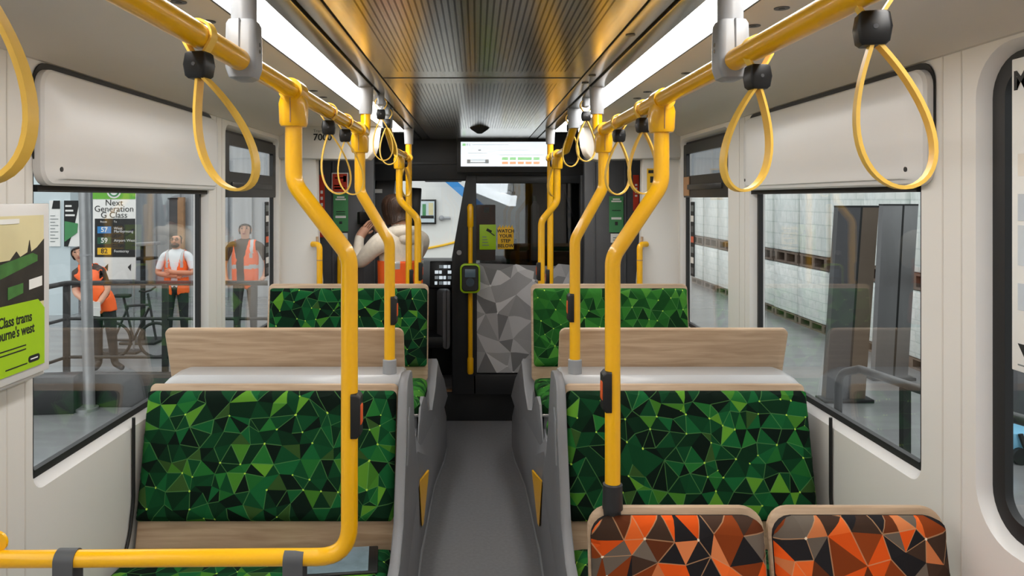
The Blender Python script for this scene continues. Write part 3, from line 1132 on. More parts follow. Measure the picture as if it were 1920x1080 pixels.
def tee(root, x, y, z):
    """clamp fitting joining a pole head to the overhead rail"""
    MB().cyl((x, y - 0.034, z), (x, y + 0.034, z), 0.0275, 22).obj('rail_clamp', YEL, root)
    mb = MB()
    L = []
    for dz, a, b in ((-0.012, 0.025, 0.033), (-0.03, 0.031, 0.033), (-0.075, 0.030, 0.030), (-0.082, 0.027, 0.027), (-0.083, 0.02, 0.02)):
        L.append([(x + u, y + v, z + dz) for u, v in rrect(-a, a, -b, b, min(a, b) * 0.6, 5)])
    mb.loft(L)
    mb.obj('rail_bracket', YEL, root, 40)
    MB().box(x - 0.001, x + 0.001, y - 0.0345, y - 0.031, z - 0.075, z - 0.01).obj('bracket_seam', TAN, root)


def call_button(root, x, y, z, s, k=1.0):
    """black push-button housing clipped on the aisle side of a pole"""
    dx = -s
    mb = MB()
    xa, xb = sorted((x + dx * 0.004, x + dx * 0.040))
    L = []
    for off, ins in ((0.0, 0.0), (0.014, 0.0), (0.022, 0.008)):
        L.append([(x + dx * (0.006 + off), y + u, z + v) for u, v in rrect(-0.024 + ins * .3, 0.024 - ins * .3, -0.052 + ins, 0.052 - ins, 0.006, 4)])
    mb.loft(L)
    h = mb.obj('call_button_housing', BLACK, root, 30)
    mb = MB().box(min(x + dx * 0.024, x + dx * 0.0305), max(x + dx * 0.024, x + dx * 0.0305), y - 0.016, y + 0.012, z - 0.022, z + 0.026, 0.004)
    mb.obj('push_button', ORANGE, h)


def pole(label, xu, xl, y, z_bends, zend, sock, side, btn=None, extra=None, sockmat=LGREY):
    root = thing('grab_pole', label, 'grab pole', (xl, y, zend))
    z1, z2 = z_bends
    path = [(xu, y, RZ - 0.03), (xu, y, z1), (xl, y, z2), (xl, y, zend)]
    if extra:
        path += extra
    pts = fillet(path[:3] + path[3:], 0.075, 8)
    MB().tube(pts, 0.0197, 22).obj('tube', YEL, root, 60)
    # small collars at the bends where the tube is swaged
    tee(root, xu, y, RZ)
    if sock:
        MB().tube([(xl, y, zend - 0.012), (xl, y, zend + 0.05), (xl, y, zend + 0.053)], [0.026, 0.025, 0.0215], 20).obj('base_socket', sockmat, root)
    if btn:
        call_button(root, xl, y, btn, side)
    return root


XL = CX - RLAT
XR = CX + RLAT
p1 = pole('large cranked yellow pole nearest the viewer on the staff side, turning into a low bar', XL, -0.2965, 1.73, (1.685, 1.515), 0.812, False, -1, 1.145,
          [(-1.165, 1.73, 0.806)])
MB().cyl((-1.168, 1.73, 0.806), (-1.18, 1.73, 0.806), 0.045, 20).obj('wall_flange', YEL, p1)
mb = MB()
mb.loft([[(-1.13 + 0.028 * math.cos(a), y, 0.842 + 0.026 * math.sin(a)) for a in [2 * PI * k / 16 for k in range(16)]] for y in (1.735, 1.743)])
fl = mb.obj('bolt_lug', YEL, p1)
MB().cyl((-1.128, 1.726, 0.84), (-1.128, 1.738, 0.84), 0.008, 10).obj('bolt', STEEL, fl)
# clamp straps on the low bar
for cxp in (-0.955, -0.424):
    mb = MB()
    loop = []
    for k in range(13):
        a = PI * k / 12
        loop.append((-0.0245 * math.cos(a), 0.0245 * math.sin(a)))
    outer = [(-0.0245, -0.11)] + loop + [(0.0245, -0.11)]
    inner = [(u * 0.84, v * 0.84 if v > 0 else v) for u, v in outer]
    L = []
    rows = []
    for xx in (cxp - 0.023, cxp + 0.023):
        rows.append([(xx, 1.73 + u, 0.806 + v) for u, v in outer + inner[::-1]])
    mb.loft(rows)
    cl = mb.obj('bar_clamp', DGREY, p1, 40)
    for dx in (-0.011, 0.011):
        MB().cyl((cxp + dx, 1.703, 0.752), (cxp + dx, 1.708, 0.752), 0.0055, 12).obj('bolt', STEEL, cl)
pr1 = pole('large cranked yellow pole on the pallet side standing behind the orange seats', XR + 0.005, 0.3475, 1.885, (1.685, 1.50), 0.872, True, 1, 1.16, None, CHAR)
MB().cyl((0.3475, 1.90, 0.36), (0.3475, 1.90, 0.87), 0.024, 16).obj('base_post', CHAR, pr1)
pole('middle cranked yellow pole on the white bench cap of the staff side', XL, -0.318, 2.715, (1.675, 1.49), 1.008, True, -1, 1.24)
pole('middle cranked yellow pole on the white bench cap of the pallet side', XR, 0.362, 2.715, (1.69, 1.50), 1.008, True, 1, 1.25)
pole('small cranked yellow pole at the far bench of the staff side', XL - 0.012, -0.333, 4.215, (1.641, 1.535), 0.62, False, -1, 1.235)
pole('small cranked yellow pole at the far bench of the pallet side', XR - 0.006, 0.371, 4.215, (1.63, 1.52), 0.62, False, 1, 1.235)
for s, nm in ((-1, 'staff'), (1, 'pallet')):
    x = CX + s * 0.437
    pp = thing('grab_pole', 'straight yellow floor to ceiling pole behind the far bench on the %s side' % nm, 'grab pole', (x, 4.57, 0))
    MB().cyl((x, 4.57, 0.0), (x, 4.57, 2.0), 0.0195, 18).obj('tube', YEL, pp)
    MB().tube([(x, 4.57, 1.985), (x, 4.57, CEIL)], [0.026, 0.03], 16).obj('ceiling_socket', LGREY, pp)
    MB().cyl((x, 4.57, 0.0), (x, 4.57, 0.03), 0.04, 16).obj('floor_flange', LGREY, pp)
    MB().cyl((x, 4.536, RZ), (x, 4.604, RZ), 0.026, 16).obj('rail_clamp', YEL, pp)
    call_button(pp, x, 4.57, 1.16, s)
    # door-side handrails
    hx = CX + s * 0.952
    hh = thing('door_handrail', 'hooked yellow handrail on the bulkhead edge at the %s side door' % nm, 'handrail', (hx, 4.42, 0.7))
    MB().tube(fillet([(hx + s * 0.05, 4.44, 1.375), (hx - s * 0.0, 4.40, 1.375), (hx - s * 0.0, 4.40, 0.55), (hx + s * 0.05, 4.44, 0.55)], 0.035), 0.0175, 16).obj('tube', YEL, hh)
    MB().cyl((hx, 4.40, 1.28), (hx, 4.40, 1.285), 0.0182, 16).obj('joint_ring', TAN, hh)
    if s < 0:
        hx = -0.925
        hh = thing('door_handrail', 'slim yellow upright handrail on the dark vestibule panel, staff side', 'handrail', (hx, 5.0, 0.7))
        MB().tube(fillet([(hx, 5.06, 1.26), (hx, 4.99, 1.26), (hx, 4.99, 0.5), (hx, 5.06, 0.5)], 0.03), 0.014, 12).obj('tube', YEL, hh)


# ------------------------------------------------------------------ hanging straps
def ribbon(mb, pts, wid, th, y0, closed):
    n = len(pts)
    L = []
    for i, (x, z) in enumerate(pts):
        if closed:
            a, b = pts[i - 1], pts[(i + 1) % n]
        else:
            a, b = pts[max(0, i - 1)], pts[min(n - 1, i + 1)]
        t = Vector((b[0] - a[0], b[1] - a[1])).normalized()
        nn = Vector((-t.y, t.x)) * th / 2
        L.append([(x + nn.x, y0 - wid / 2, z + nn.y), (x + nn.x, y0 + wid / 2, z + nn.y), (x - nn.x, y0 + wid / 2, z - nn.y), (x - nn.x, y0 - wid / 2, z - nn.y)])
    if closed:
        L.append(L[0])
    mb.loft(L, True, not closed)


def strap(label, x, y, z, lean=0.0, rz=0.0, bracket=False, wd=0.0525):
    root = thing('hanging_strap', label, 'hanging strap', (x, y, z), 'yellow hanging straps')
    # modelled about the origin, then children placed with the root
    made = []
    mb = MB()
    up = [(0.004, -0.034), (0.0125, -0.024), (0.0235, -0.006)] + [(0.0245 * math.cos(a), 0.0245 * math.sin(a)) for a in [PI * k / 12 for k in range(13)]] + [(-0.0235, -0.006), (-0.0125, -0.024), (-0.004, -0.034)]
    ribbon(mb, up, 0.017, 0.004, 0, False)
    made.append(('top_loop', mb, YELL))
    mb = MB()
    low = []
    n = 44
    for k in range(n):
        t = 2 * PI * k / n
        zz = -0.147 + 0.090 * math.cos(t)
        fr = max(0.0, (-0.057 - zz) / 0.18)
        low.append((wd * math.sin(t) * abs(math.sin(t / 2)) ** 1.0 + lean * fr ** 0.8, zz))
    ribbon(mb, low, 0.019, 0.0045, 0, True)
    made.append(('hand_loop', mb, YELL))
    mb = MB()
    L = []
    for zz, a, b in ((-0.025, 0.014, 0.012), (-0.028, 0.017, 0.0145), (-0.045, 0.0195, 0.016), (-0.062, 0.017, 0.0145), (-0.066, 0.013, 0.012)):
        L.append([(u, v, zz) for u, v in rrect(-a, a, -b, b, 0.004, 3)])
    mb.loft(L)
    made.append(('buckle', mb, BLACK))
    objs = []
    for nm, mb, m in made:
        bm = mb.bm
        bmesh.ops.recalc_face_normals(bm, faces=bm.faces)
        me = bpy.data.meshes.new(nm)
        bm.to_mesh(me)
        bm.free()
        me.materials.append(m)
        me.shade_smooth()
        me.set_sharp_from_angle(angle=math.radians(40))
        o = bpy.data.objects.new(nm, me)
        COL.objects.link(o)
        o.parent = root
        objs.append(o)
    mb = MB().cyl((0, -0.0155, -0.045), (0, -0.017, -0.045), 0.003, 10)
    bm = mb.bm
    me = bpy.data.meshes.new('rivet')
    bm.to_mesh(me)
    bm.free()
    me.materials.append(DGREY)
    o = bpy.data.objects.new('rivet', me)
    COL.objects.link(o)
    o.parent = objs[2]
    if bracket:
        mb = MB().box(-0.014, 0.014, -0.02, 0.02, -0.008, 0.045, 0.006)
        me = bpy.data.meshes.new('ceiling_bracket')
        mb.bm.to_mesh(me)
        mb.bm.free()
        me.materials.append(LGREY)
        o = bpy.data.objects.new('ceiling_bracket', me)
        COL.objects.link(o)
        o.parent = root
    root.rotation_euler.z = rz
    return root


strap('yellow hanging strap cut by the frame edge, closest to the viewer over the tram poster', XL, 0.622, RZ, 0.008, 0.1, False, 0.057)
strap('yellow hanging strap in front of the staff side blind housing, before the grey hanger', XL, 1.14, RZ, 0.066, -0.2, False, 0.056)
strap('first yellow hanging strap past the large staff side pole', XL, 2.14, RZ, 0.03, 0.12)
strap('second yellow hanging strap past the large staff side pole', XL, 2.41, RZ, 0.025, 0.2)
strap('yellow ceiling strap just past the end of the long staff side rail', XL + 0.03, 3.08, 2.045, 0.012, 0.1, True)
strap('yellow ceiling strap just before the short staff side rail', XL + 0.01, 3.45, 2.045, 0.012, 0.0, True)
strap('yellow hanging strap on the short staff side rail near the cab', XL, 4.36, RZ, 0.02, 0.9)
strap('large yellow hanging strap closest to the viewer on the pallet side', XR + 0.012, 0.895, RZ, 0.034, -0.25)
strap('yellow hanging strap beside the grey hanger on the pallet side', XR + 0.008, 1.25, RZ, -0.028, 0.15)
strap('first yellow hanging strap past the large pallet side pole', XR, 2.07, RZ, 0.0, 0.1)
strap('second yellow hanging strap past the large pallet side pole', XR, 2.42, RZ, -0.006, 0.1)
strap('yellow ceiling strap just past the end of the long pallet side rail', XR, 3.15, 2.045, 0.0, 0.1, True)
strap('yellow ceiling strap just before the short pallet side rail', XR, 3.66, 2.045, 0.0, 0.1, True)
strap('yellow hanging strap on the short pallet side rail near the cab', XR - 0.01, 4.36, RZ, 0.0, 0.5)

# ------------------------------------------------------------------ driver cab
YC = 5.45
mb = MB().box(CX - 1.2, CX + 1.2, 5.5, 7.0, -0.06, 0.22)
stp = struct(mb.obj('floor_cab', CHAR))
mb = MB().box(CX - 1.19, CX + 1.19, 5.485, 5.505, 0.0, 0.215, 0.004)
mb.obj('riser', CHAR, stp)
mb = MB().box(-0.27, -0.08, 5.47, 5.52, 0.218, 0.23, 0.004)
mb.obj('step_nosing', TAN, stp)
mb = MB().box(CX - 1.16, CX - 0.19, 5.55, 6.4, 0.22, 0.235)
mb.obj('cab_mat', PODG, stp)
# overhead bulkhead
mb = MB()
mb.box(CX - 0.8, CX + 1.16, 5.42, 5.56, 1.78, CEIL + 0.05, 0.01)
mb.box(CX - 0.8, CX + 1.16, 5.40, 5.43, 1.90, 1.915)
bk = struct(mb.obj('beam_front', CHAR))
# door post and frame
mb = MB()
mb.prism([(-0.178, 0.22), (-0.178, 1.22), (-0.09, 1.72), (-0.07, 1.82), (0.0, 1.82), (0.0, 0.22)], 'y', 5.40, 5.48, 0.006)
mb.box(-0.02, 0.80, 5.40, 5.48, 0.22, 0.36, 0.004)
mb.box(-0.02, 0.80, 5.41, 5.47, 1.76, 1.82, 0.004)
mb.box(0.76, 0.80, 5.40, 5.48, 0.22, 1.82, 0.004)
cw = struct(mb.obj('wall_cab', CHAR))
mb = MB().cyl((-0.125, 5.40, 1.255), (-0.125, 5.385, 1.255), 0.018, 16)
mb.obj('door_lock', LGREY, cw)
mb = MB().box(-0.005, 0.765, 5.435, 5.443, 0.34, 1.78)
mb.obj('glass_pane', TINTG, cw)
# faceted frosted film with a jagged upper edge
def jag(u):
    pts = [(0.0, 1.18), (0.05, 1.15), (0.17, 1.12), (0.30, 1.17), (0.37, 1.13), (0.50, 1.09), (0.60, 1.17), (0.70, 1.16), (0.78, 1.14)]
    for (a, za), (b, zb) in zip(pts[:-1], pts[1:]):
        if a <= u <= b:
            return za + (zb - za) * (u - a) / (b - a)
    return 1.12


film = thing('facet_film', 'grey faceted triangle film on the lower cab glass', 'window film', (0.38, 5.43, 0.37))
pattern('film_sheet', GRY, film, 0.005, 0.76, 0.37, 1.12, 0.003, lambda u, v: Vector((u, 5.432, 0.37 + (v - 0.37) * (jag(u) - 0.37) / 0.75)), YPAL, 0.15, 5, 4, 0.15, 0.22,
        back=lambda u, v: Vector((u, 5.434, 0.37 + (v - 0.37) * (jag(u) - 0.37) / 0.75)))
# pole with card reader
vp = thing('grab_pole', 'slim yellow upright pole on the black cab door post, carrying the card reader', 'grab pole', (-0.043, 5.36, 0.38))
MB().cyl((-0.043, 5.355, 0.5), (-0.043, 5.355, 1.46), 0.017, 16).obj('tube', YEL, vp)
for za, zb in ((1.44, 1.61), (0.38, 0.51)):
    MB().tube([(-0.043, 5.355, za), (-0.043, 5.355, za + 0.012), (-0.043, 5.355, zb - 0.02), (-0.043, 5.355, zb)], [0.018, 0.023, 0.023, 0.012], 16).obj('end_sleeve', YEL, vp)
    MB().box(-0.05, -0.036, 5.36, 5.405, (za + zb) / 2 - 0.01, (za + zb) / 2 + 0.01).obj('standoff', YEL, vp)
vd = thing('card_reader', 'lime framed card reader with small grey screen on the cab pole', 'card reader', (-0.045, 5.31, 1.0))
A = rrect(-0.116, 0.028, 0.972, 1.182, 0.035, 6)
B = rrect(-0.104, 0.016, 0.984, 1.170, 0.027, 6)
MB().loft([[(u, 5.335, v) for u, v in A], [(u, 5.295, v) for u, v in A], [(u, 5.29, v) for u, v in B], [(u, 5.30, v) for u, v in B]]).obj('lime_frame', LIME, vd, 40)
MB().loft([[(u, 5.30, v) for u, v in B], [(u, 5.286, v) for u, v in rrect(-0.10, 0.012, 0.99, 1.165, 0.025, 6)]]).obj('front', CHAR, vd)
MB().box(-0.082, -0.006, 5.283, 5.288, 1.085, 1.145, 0.002).obj('screen', M('reader_screen', (96, 118, 134), 0.2), vd)
MB().cyl((-0.044, 5.288, 1.05), (-0.044, 5.282, 1.05), 0.03, 24).obj('touch_pad', M('reader_pad', (62, 78, 92), 0.3), vd)

# passenger information screen
sc = thing('information_screen', 'wide black framed passenger screen hanging from the ceiling before the cab', 'screen', (0.195, 5.3, 1.84))
a, b = P(856, 324, 5.3), P(1034, 259, 5.3)
MB().box(a.x, b.x, 5.3, 5.36, a.z, b.z + 0.02, 0.006).obj('housing', BLACK, sc)
a2, b2 = P(864, 312, 5.3), P(1028, 266, 5.3)
dsp = MB().box(a2.x, b2.x, 5.296, 5.301, a2.z, b2.z).obj('display', SCREEN, sc)
W_, H_ = b2.x - a2.x, b2.z - a2.z
E_G = emit('screen_green', rgb(130, 205, 130), 0.9)
E_O = emit('screen_orange', rgb(238, 150, 84), 0.9)
E_K = emit('screen_ink', rgb(70, 84, 92), 0.8)
E_L = emit('screen_grey', rgb(196, 208, 214), 0.9)
for u0, u1, v0, v1, m in ((0.02, 0.055, .83, .93, E_G), (0.06, 0.1, .83, .93, E_L), (0.09, 0.105, .83, .93, E_K), (0.13, 0.55, .86, .90, E_L), (.2, .23, .64, .68, E_K),
                          (.08, .30, .52, .56, E_L), (.06, .36, .42, .44, E_L), (.42, .78, .64, .67, E_L), (.44, .95, .45, .49, E_L),
                          (.07, .11, .12, .28, E_K), (.28, .32, .12, .28, E_K), (.11, .28, .2, .3, E_L), (.11, .28, .13, .17, E_K),
                          (.47, .54, .26, .37, E_G), (.56, .63, .26, .37, E_G), (.65, .81, .26, .37, E_G), (.83, .90, .26, .37, E_G),
                          (.47, .54, .09, .19, E_O), (.56, .63, .09, .19, E_O), (.65, .72, .09, .19, E_O), (.74, .81, .09, .19, E_O), (.83, .90, .09, .19, E_O)):
    MB().box(a2.x + u0 * W_, a2.x + u1 * W_, 5.2945, 5.297, a2.z + v0 * H_, a2.z + v1 * H_).obj('screen_graphic', m, dsp)
# dark camera pod on ceiling
cpz = MB()
cpz.tube([(CX + 0.0, 4.5, CEIL + 0.001), (CX, 4.5, CEIL - 0.012), (CX, 4.5, CEIL - 0.036)], [0.062, 0.05, 0.014], 6)
tag(cpz.obj('camera_pod', CHAR, None, 20), 'small dark faceted camera pod on the shiny ceiling before the screen', 'camera pod')
# black monitor beside the screen, dark visor
mn = thing('monitor', 'black rear-view monitor hanging beside the white passenger screen', 'monitor', (-0.24, 5.7, 1.8))
a, b = P(796, 341, 5.65), P(866, 306, 5.65)
MB().box(a.x, b.x, 5.65, 5.70, a.z, b.z, 0.008).obj('case', BLACK, mn)
MB().box(a.x + 0.06, b.x - 0.06, 5.55, 5.69, b.z - 0.02, b.z + 0.05).obj('mount', BLACK, mn)
a, b = P(764, 430, 5.9), P(788, 352, 5.9)
mb = MB().box(a.x, b.x, 5.9, 5.95, a.z, b.z, 0.01, 2, (0, 0.06, 0))
vs = thing('side_monitor', 'upright black cab monitor beside the windscreen opening', 'monitor', (a.x, 5.9, a.z))
link_ = mb.obj('case', BLACK, vs)
MB().box(a.x - 0.02, a.x + 0.03, 5.93, 5.99, a.z - 0.5, a.z + 0.1).obj('arm', BLACK, vs)
# windscreen pillars and nose
mb = MB()
t0, t1 = P(716, 268, 5.62), P(672, 500, 5.62)
mb.loft([[(t1.x + dx, 5.62 + dy, t1.z - 0.6) for dx, dy in ((0, 0), (0.14, 0), (0.14, 0.1), (0, 0.1))],
         [(t0.x + dx, 5.62 + dy, t0.z + 0.05) for dx, dy in ((0, 0), (0.14, 0), (0.14, 0.1), (0, 0.1))]])
struct(mb.obj('pillar_left', DGREY))
mb = MB()
mb.loft([[(1.02 + dx, 5.62 + dy, 0.6) for dx, dy in ((0, 0), (0.14, 0), (0.14, 0.1), (0, 0.1))],
         [(0.62 + dx, 5.62 + dy, 1.9) for dx, dy in ((0, 0), (0.10, 0), (0.10, 0.1), (0, 0.1))]])
struct(mb.obj('pillar_right', DGREY))
lb = P(703, 362, 5.61)
tag(MB().box(lb.x, lb.x + 0.055, 5.60, 5.618, lb.z, lb.z + 0.03).obj('pillar_label', PAPER), 'small white label on the slanted grey windscreen pillar', 'label')
mb = MB()
mb.box(CX - 1.2, CX - 0.80, 6.9, 7.0, 0.2, 2.1)
mb.box(CX - 0.80, CX + 1.2, 6.9, 7.0, 1.95, 2.15)
mb.box(CX - 0.80, CX + 1.2, 6.9, 7.0, 0.2, 0.98)
mb.box(CX + 0.9, CX + 1.2, 6.9, 7.0, 0.2, 2.1)
struct(mb.obj('wall_front', CHAR))
mb = MB().box(CX - 0.80, CX + 0.9, 6.94, 6.946, 0.98, 1.95)
struct(mb.obj('window_7', GLASS))
# dark compartment behind the tinted cab glass
mb = MB().box(0.42, CX + 1.16, 6.3, 6.36, 0.22, 2.1)
struct(mb.obj('wall_cab_back', M('cab_lining', (58, 60, 64), 0.5)))
# driver console
cn = thing('driver_console', 'black driver console with a lit button screen beyond the cab door', 'console', (-0.3, 6.3, 0.22))
MB().prism([(5.93, 0.22), (5.88, 0.95), (6.25, 1.12), (6.85, 1.10), (6.85, 0.22)], 'x', CX - 1.1, -0.02, 0.01).obj('desk', CHAR, cn)
a, b = P(806, 541, 5.85), P(852, 490, 5.85)
MB().box(a.x, b.x, 5.84, 5.89, a.z, b.z, 0.006, 2, (-0.25, 0, 0)).obj('display_case', BLACK, cn)
for i in range(4):
    for j in range(4):
        if (i * 3 + j * 5) % 7 == 2:
            continue
        x0 = a.x + 0.04 + j * 0.034
        z0 = a.z + 0.035 + i * 0.042
        MB().box(x0, x0 + (0.028 if (i + j) % 3 else 0.02), 5.828 + (z0 - a.z - 0.1) * 0.25, 5.842 + (z0 - a.z - 0.1) * 0.25, z0, z0 + 0.024).obj('display_key', [E_L, E_K, E_L][(i + j) % 3], cn)
cs = thing('driver_chair', 'grey driver seat edge seen through the cab doorway', 'seat', (-0.22, 6.1, 0.22))
mb = MB()
mb.loft([[(x, 5.64 + 0.1 * t, z) for x, z in rrect(-0.255 - 0.05 * t, -0.20, 0.50, 0.95, 0.03, 4)] for t in (0, 1)])
mb.obj('backrest', PODG, cs)
MB().box(-0.55, -0.22, 5.64, 5.92, 0.5, 0.6, 0.03).obj('seat', CHAR, cs)
MB().cyl((-0.4, 5.78, 0.22), (-0.4, 5.78, 0.52), 0.05).obj('seat_post', CHAR, cs)
# items on and behind the tinted glass
ls = thing('notice_card', 'lime green reader instruction card on the cab glass', 'notice', (0.09, 5.43, 1.29))
a, b = P(899, 468, 5.43), P(930, 421, 5.43)
MB().box(a.x, b.x, 5.424, 5.431, a.z, b.z, 0.001).obj('card', LIME, ls)
MB().box(a.x + 0.05, a.x + 0.09, 5.421, 5.4245, b.z - 0.055, b.z - 0.035, 0, 2, (0, 0.5, 0)).obj('print', INK, ls)
MB().box(a.x + 0.08, a.x + 0.115, 5.421, 5.4245, b.z - 0.075, b.z - 0.068, 0, 2, (0, 0.6, 0)).obj('print', INK, ls)
for k in range(4):
    MB().box(a.x + 0.02, a.x + 0.07 - 0.006 * k, 5.4225, 5.4245, a.z + 0.03 + k * 0.02, a.z + 0.036 + k * 0.02).obj('print', INKG, ls)
ys = thing('notice_card', 'yellow card reading watch your step below on the cab glass', 'notice', (0.21, 5.43, 1.29))
a, b = P(933, 467, 5.43), P(963, 427, 5.43)
mb = MB()
mb.box(a.x, b.x, 5.424, 5.431, a.z, b.z, 0.001)
for k in range(5):
    x0 = a.x + 0.004 + k * 0.0225
    mb.prism([(x0, b.z), (x0 + 0.018, b.z), (x0 + 0.014, b.z + 0.02)], 'y', 5.424, 5.431)
mb.obj('card', SYEL, ys)
for k, t in enumerate(('WATCH', 'YOUR', 'STEP', 'BELOW')):
    text(t, 0.034, ((a.x + b.x) / 2, 5.4225, b.z - 0.025 - k * 0.036), 'cam', INK, ys, bold=0.0008)
ob = thing('orange_case', 'rust orange case standing behind the tinted cab glass', 'case', (0.07, 5.7, 1.38))
a, b = P(893, 450, 5.72), P(929, 384, 5.72)
a.z = 1.17
MB().box(a.x, b.x, 5.72, 5.80, a.z, b.z, 0.006).obj('case_body', M('rust_orange', (236, 96, 48), 0.5), ob)
MB().box(a.x + 0.06, a.x + 0.1, 5.714, 5.721, b.z - 0.06, b.z - 0.02).obj('label', PAPER, ob)
lk = thing('cab_locker', 'dark low locker behind the faceted film in the cab', 'locker', (0.5, 5.9, 0.22))
MB().box(0.03, CX + 0.72, 5.62, 6.2, 0.22, 1.17, 0.01).obj('body', CHAR, lk)
MB().box(0.05, CX + 0.70, 5.612, 5.622, 0.3, 1.14, 0.004).obj('door', DGREY, lk)
bt = thing('spray_bottle', 'white bottle with green cap behind the tinted cab glass', 'bottle', (0.45, 5.75, 1.17))
a = P(1003, 425, 5.75)
MB().tube([(a.x, 5.75, 1.17), (a.x, 5.75, a.z + 0.16), (a.x, 5.75, a.z + 0.19), (a.x, 5.75, a.z + 0.2)], [0.033, 0.033, 0.014, 0.013], 18).obj('body', PAPER, bt)
MB().cyl((a.x, 5.75, a.z + 0.2), (a.x, 5.75, a.z + 0.24), 0.014, 14).obj('cap', SGREEN, bt)
bx = thing('cardboard_box', 'brown cardboard box on the locker behind the tinted cab glass', 'box', (0.4, 5.9, 1.17))
a, b = P(948, 488, 5.85), P(1010, 460, 5.85)
MB().box(a.x, b.x + 0.1, 5.85, 6.1, 1.17, b.z, 0.003).obj('carton', M('brown_card', (190, 120, 64), 0.8), bx)
for k, (pa, pb) in enumerate((((885, 347), (962, 377)), ((885, 327), (945, 352)))):  # added glowing bars, standing in for white light streaks in the cab glass
    a, b = P(*pa, 11.5), P(*pb, 10.6)
    r = thing('streak_glow_bar', '%s long white glowing bar added as a light streak in the tinted cab glass' % ('lower' if k == 0 else 'upper'), 'glow bar', (a + b) / 2)
    d_ = (b - a).normalized()
    u_ = Vector((0, 0, 1)) - d_ * d_.z
    u_.normalize()
    v_ = d_.cross(u_)
    MB().loft([[q + u_ * su * 0.075 + v_ * sv * 0.06 for su, sv in ((1, 1), (1, -1), (-1, -1), (-1, 1))] for q in (a, b)]).obj('glow_bar', emit('streak_glow', (1, 1, 1, 1), 4.0), r)
    MB().loft([[q + u_ * su * 0.03 + Vector((0, 0, .1)) + v_ * sv * 0.03 for su, sv in ((1, 1), (1, -1), (-1, -1), (-1, 1))] for q in (a, b)]).obj('tray', GALV, r)
    for q in (a, b):
        MB().cyl(q + Vector((0, 0, .1)), q + Vector((0, 0, 4)), .01, 6).obj('hanger_wire', GALV, r)

# ------------------------------------------------------------------ posters inside
pl = thing('poster', 'framed tram poster with lime green panel on the staff side wall', 'poster', (-1.13, 1.7, 1.2))
py0, py1, pz0, pz1 = 1.40, 1.955, 1.20, 1.637
px_ = -1.128
MB().box(px_ - 0.016, px_, py0, py1, pz0, pz1, 0.003).obj('frame', WHITE2, pl)
MB().box(-1.178, px_ - 0.016, py0 + 0.05, py1 - 0.08, pz0 + 0.05, pz1 - 0.05).obj('wall_mount', LGREY, pl)
MB().box(px_, px_ + 0.0012, py0, py1 - 0.028, pz0 + 0.022, pz1 - 0.03).obj('print_sky', SKYP, pl)
pe = py1 - 0.028
mb = MB()
tre = [(py0, 1.385), (pe, 1.385), (pe, 1.545), (pe - 0.03, 1.525), (pe - 0.055, 1.515), (pe - 0.062, 1.545), (pe - 0.07, 1.515), (pe - 0.1, 1.505), (pe - 0.115, 1.52), (pe - 0.14, 1.50), (py0, 1.49)]
mb.prism(tre, 'x', px_ + 0.001, px_ + 0.0022)
mb.obj('print_trees', TREEP, pl, 0)
mb = MB()
mb.prism([(pe - 0.19, 1.455), (pe - 0.03, 1.49), (pe - 0.03, 1.505), (pe - 0.05, 1.512), (pe - 0.19, 1.49)], 'x', px_ + 0.002, px_ + 0.003)
mb.prism([(pe - 0.15, 1.405), (pe - 0.09, 1.415), (pe - 0.09, 1.44), (pe - 0.15, 1.435)], 'x', px_ + 0.002, px_ + 0.003)
mb.obj('print_tram', TRAMP, pl, 0)
mb = MB()
mb.prism([(pe - 0.065, 1.42), (pe - 0.01, 1.425), (pe - 0.01, 1.45), (pe - 0.065, 1.445)], 'x', px_ + 0.002, px_ + 0.003)
mb.prism([(py0, 1.588), (pe - 0.105, 1.588), (pe - 0.105, 1.60), (py0, 1.60)], 'x', px_ + 0.002, px_ + 0.003)
mb.obj('print_white', PAPER, pl, 0)
mb = MB()
mb.prism([(py0, pz0 + 0.022), (pe, pz0 + 0.022), (pe, 1.366), (pe - 0.028, 1.392), (py0, 1.392)], 'x', px_ + 0.002, px_ + 0.0034)
mb.obj('print_lime', LIME, pl, 0)
text('G Class trams', 0.036, (px_ + 0.0036, pe - 0.055, 1.352), 'xp', INK, pl, align='RIGHT', sx=0.78, bold=0.0006)
text("Melbourne's west", 0.036, (px_ + 0.0036, pe - 0.045, 1.322), 'xp', INK, pl, align='RIGHT', sx=0.78, bold=0.0006)
for k, (l, zz) in enumerate(((0.2, 1.283), (0.19, 1.273))):
    MB().box(px_ + 0.003, px_ + 0.0042, pe - 0.08 - l, pe - 0.08, zz, zz + 0.003).obj('print_line', INK, pl)
A = rrect(pe - 0.07, pe - 0.022, 1.236, 1.253, 0.008, 5)
MB().loft([[(px_ + 0.003, *p) for p in A], [(px_ + 0.0042, *p) for p in A]]).obj('print_logo', INK, pl)
MB().box(px_ + 0.003, px_ + 0.0042, pe - 0.16, pe - 0.075, 1.236, 1.239).obj('print_line', INK, pl)
MB().box(px_ + 0.004, px_ + 0.005, pe - 0.062, pe - 0.032, 1.243, 1.246).obj('print_line', PAPER, pl)
# frame's lower edge rail under the poster
MB().box(-1.178, -1.142, 1.3, 1.957, 1.186, 1.196, 0.003).obj('lower_ledge', WHITE2, pl)

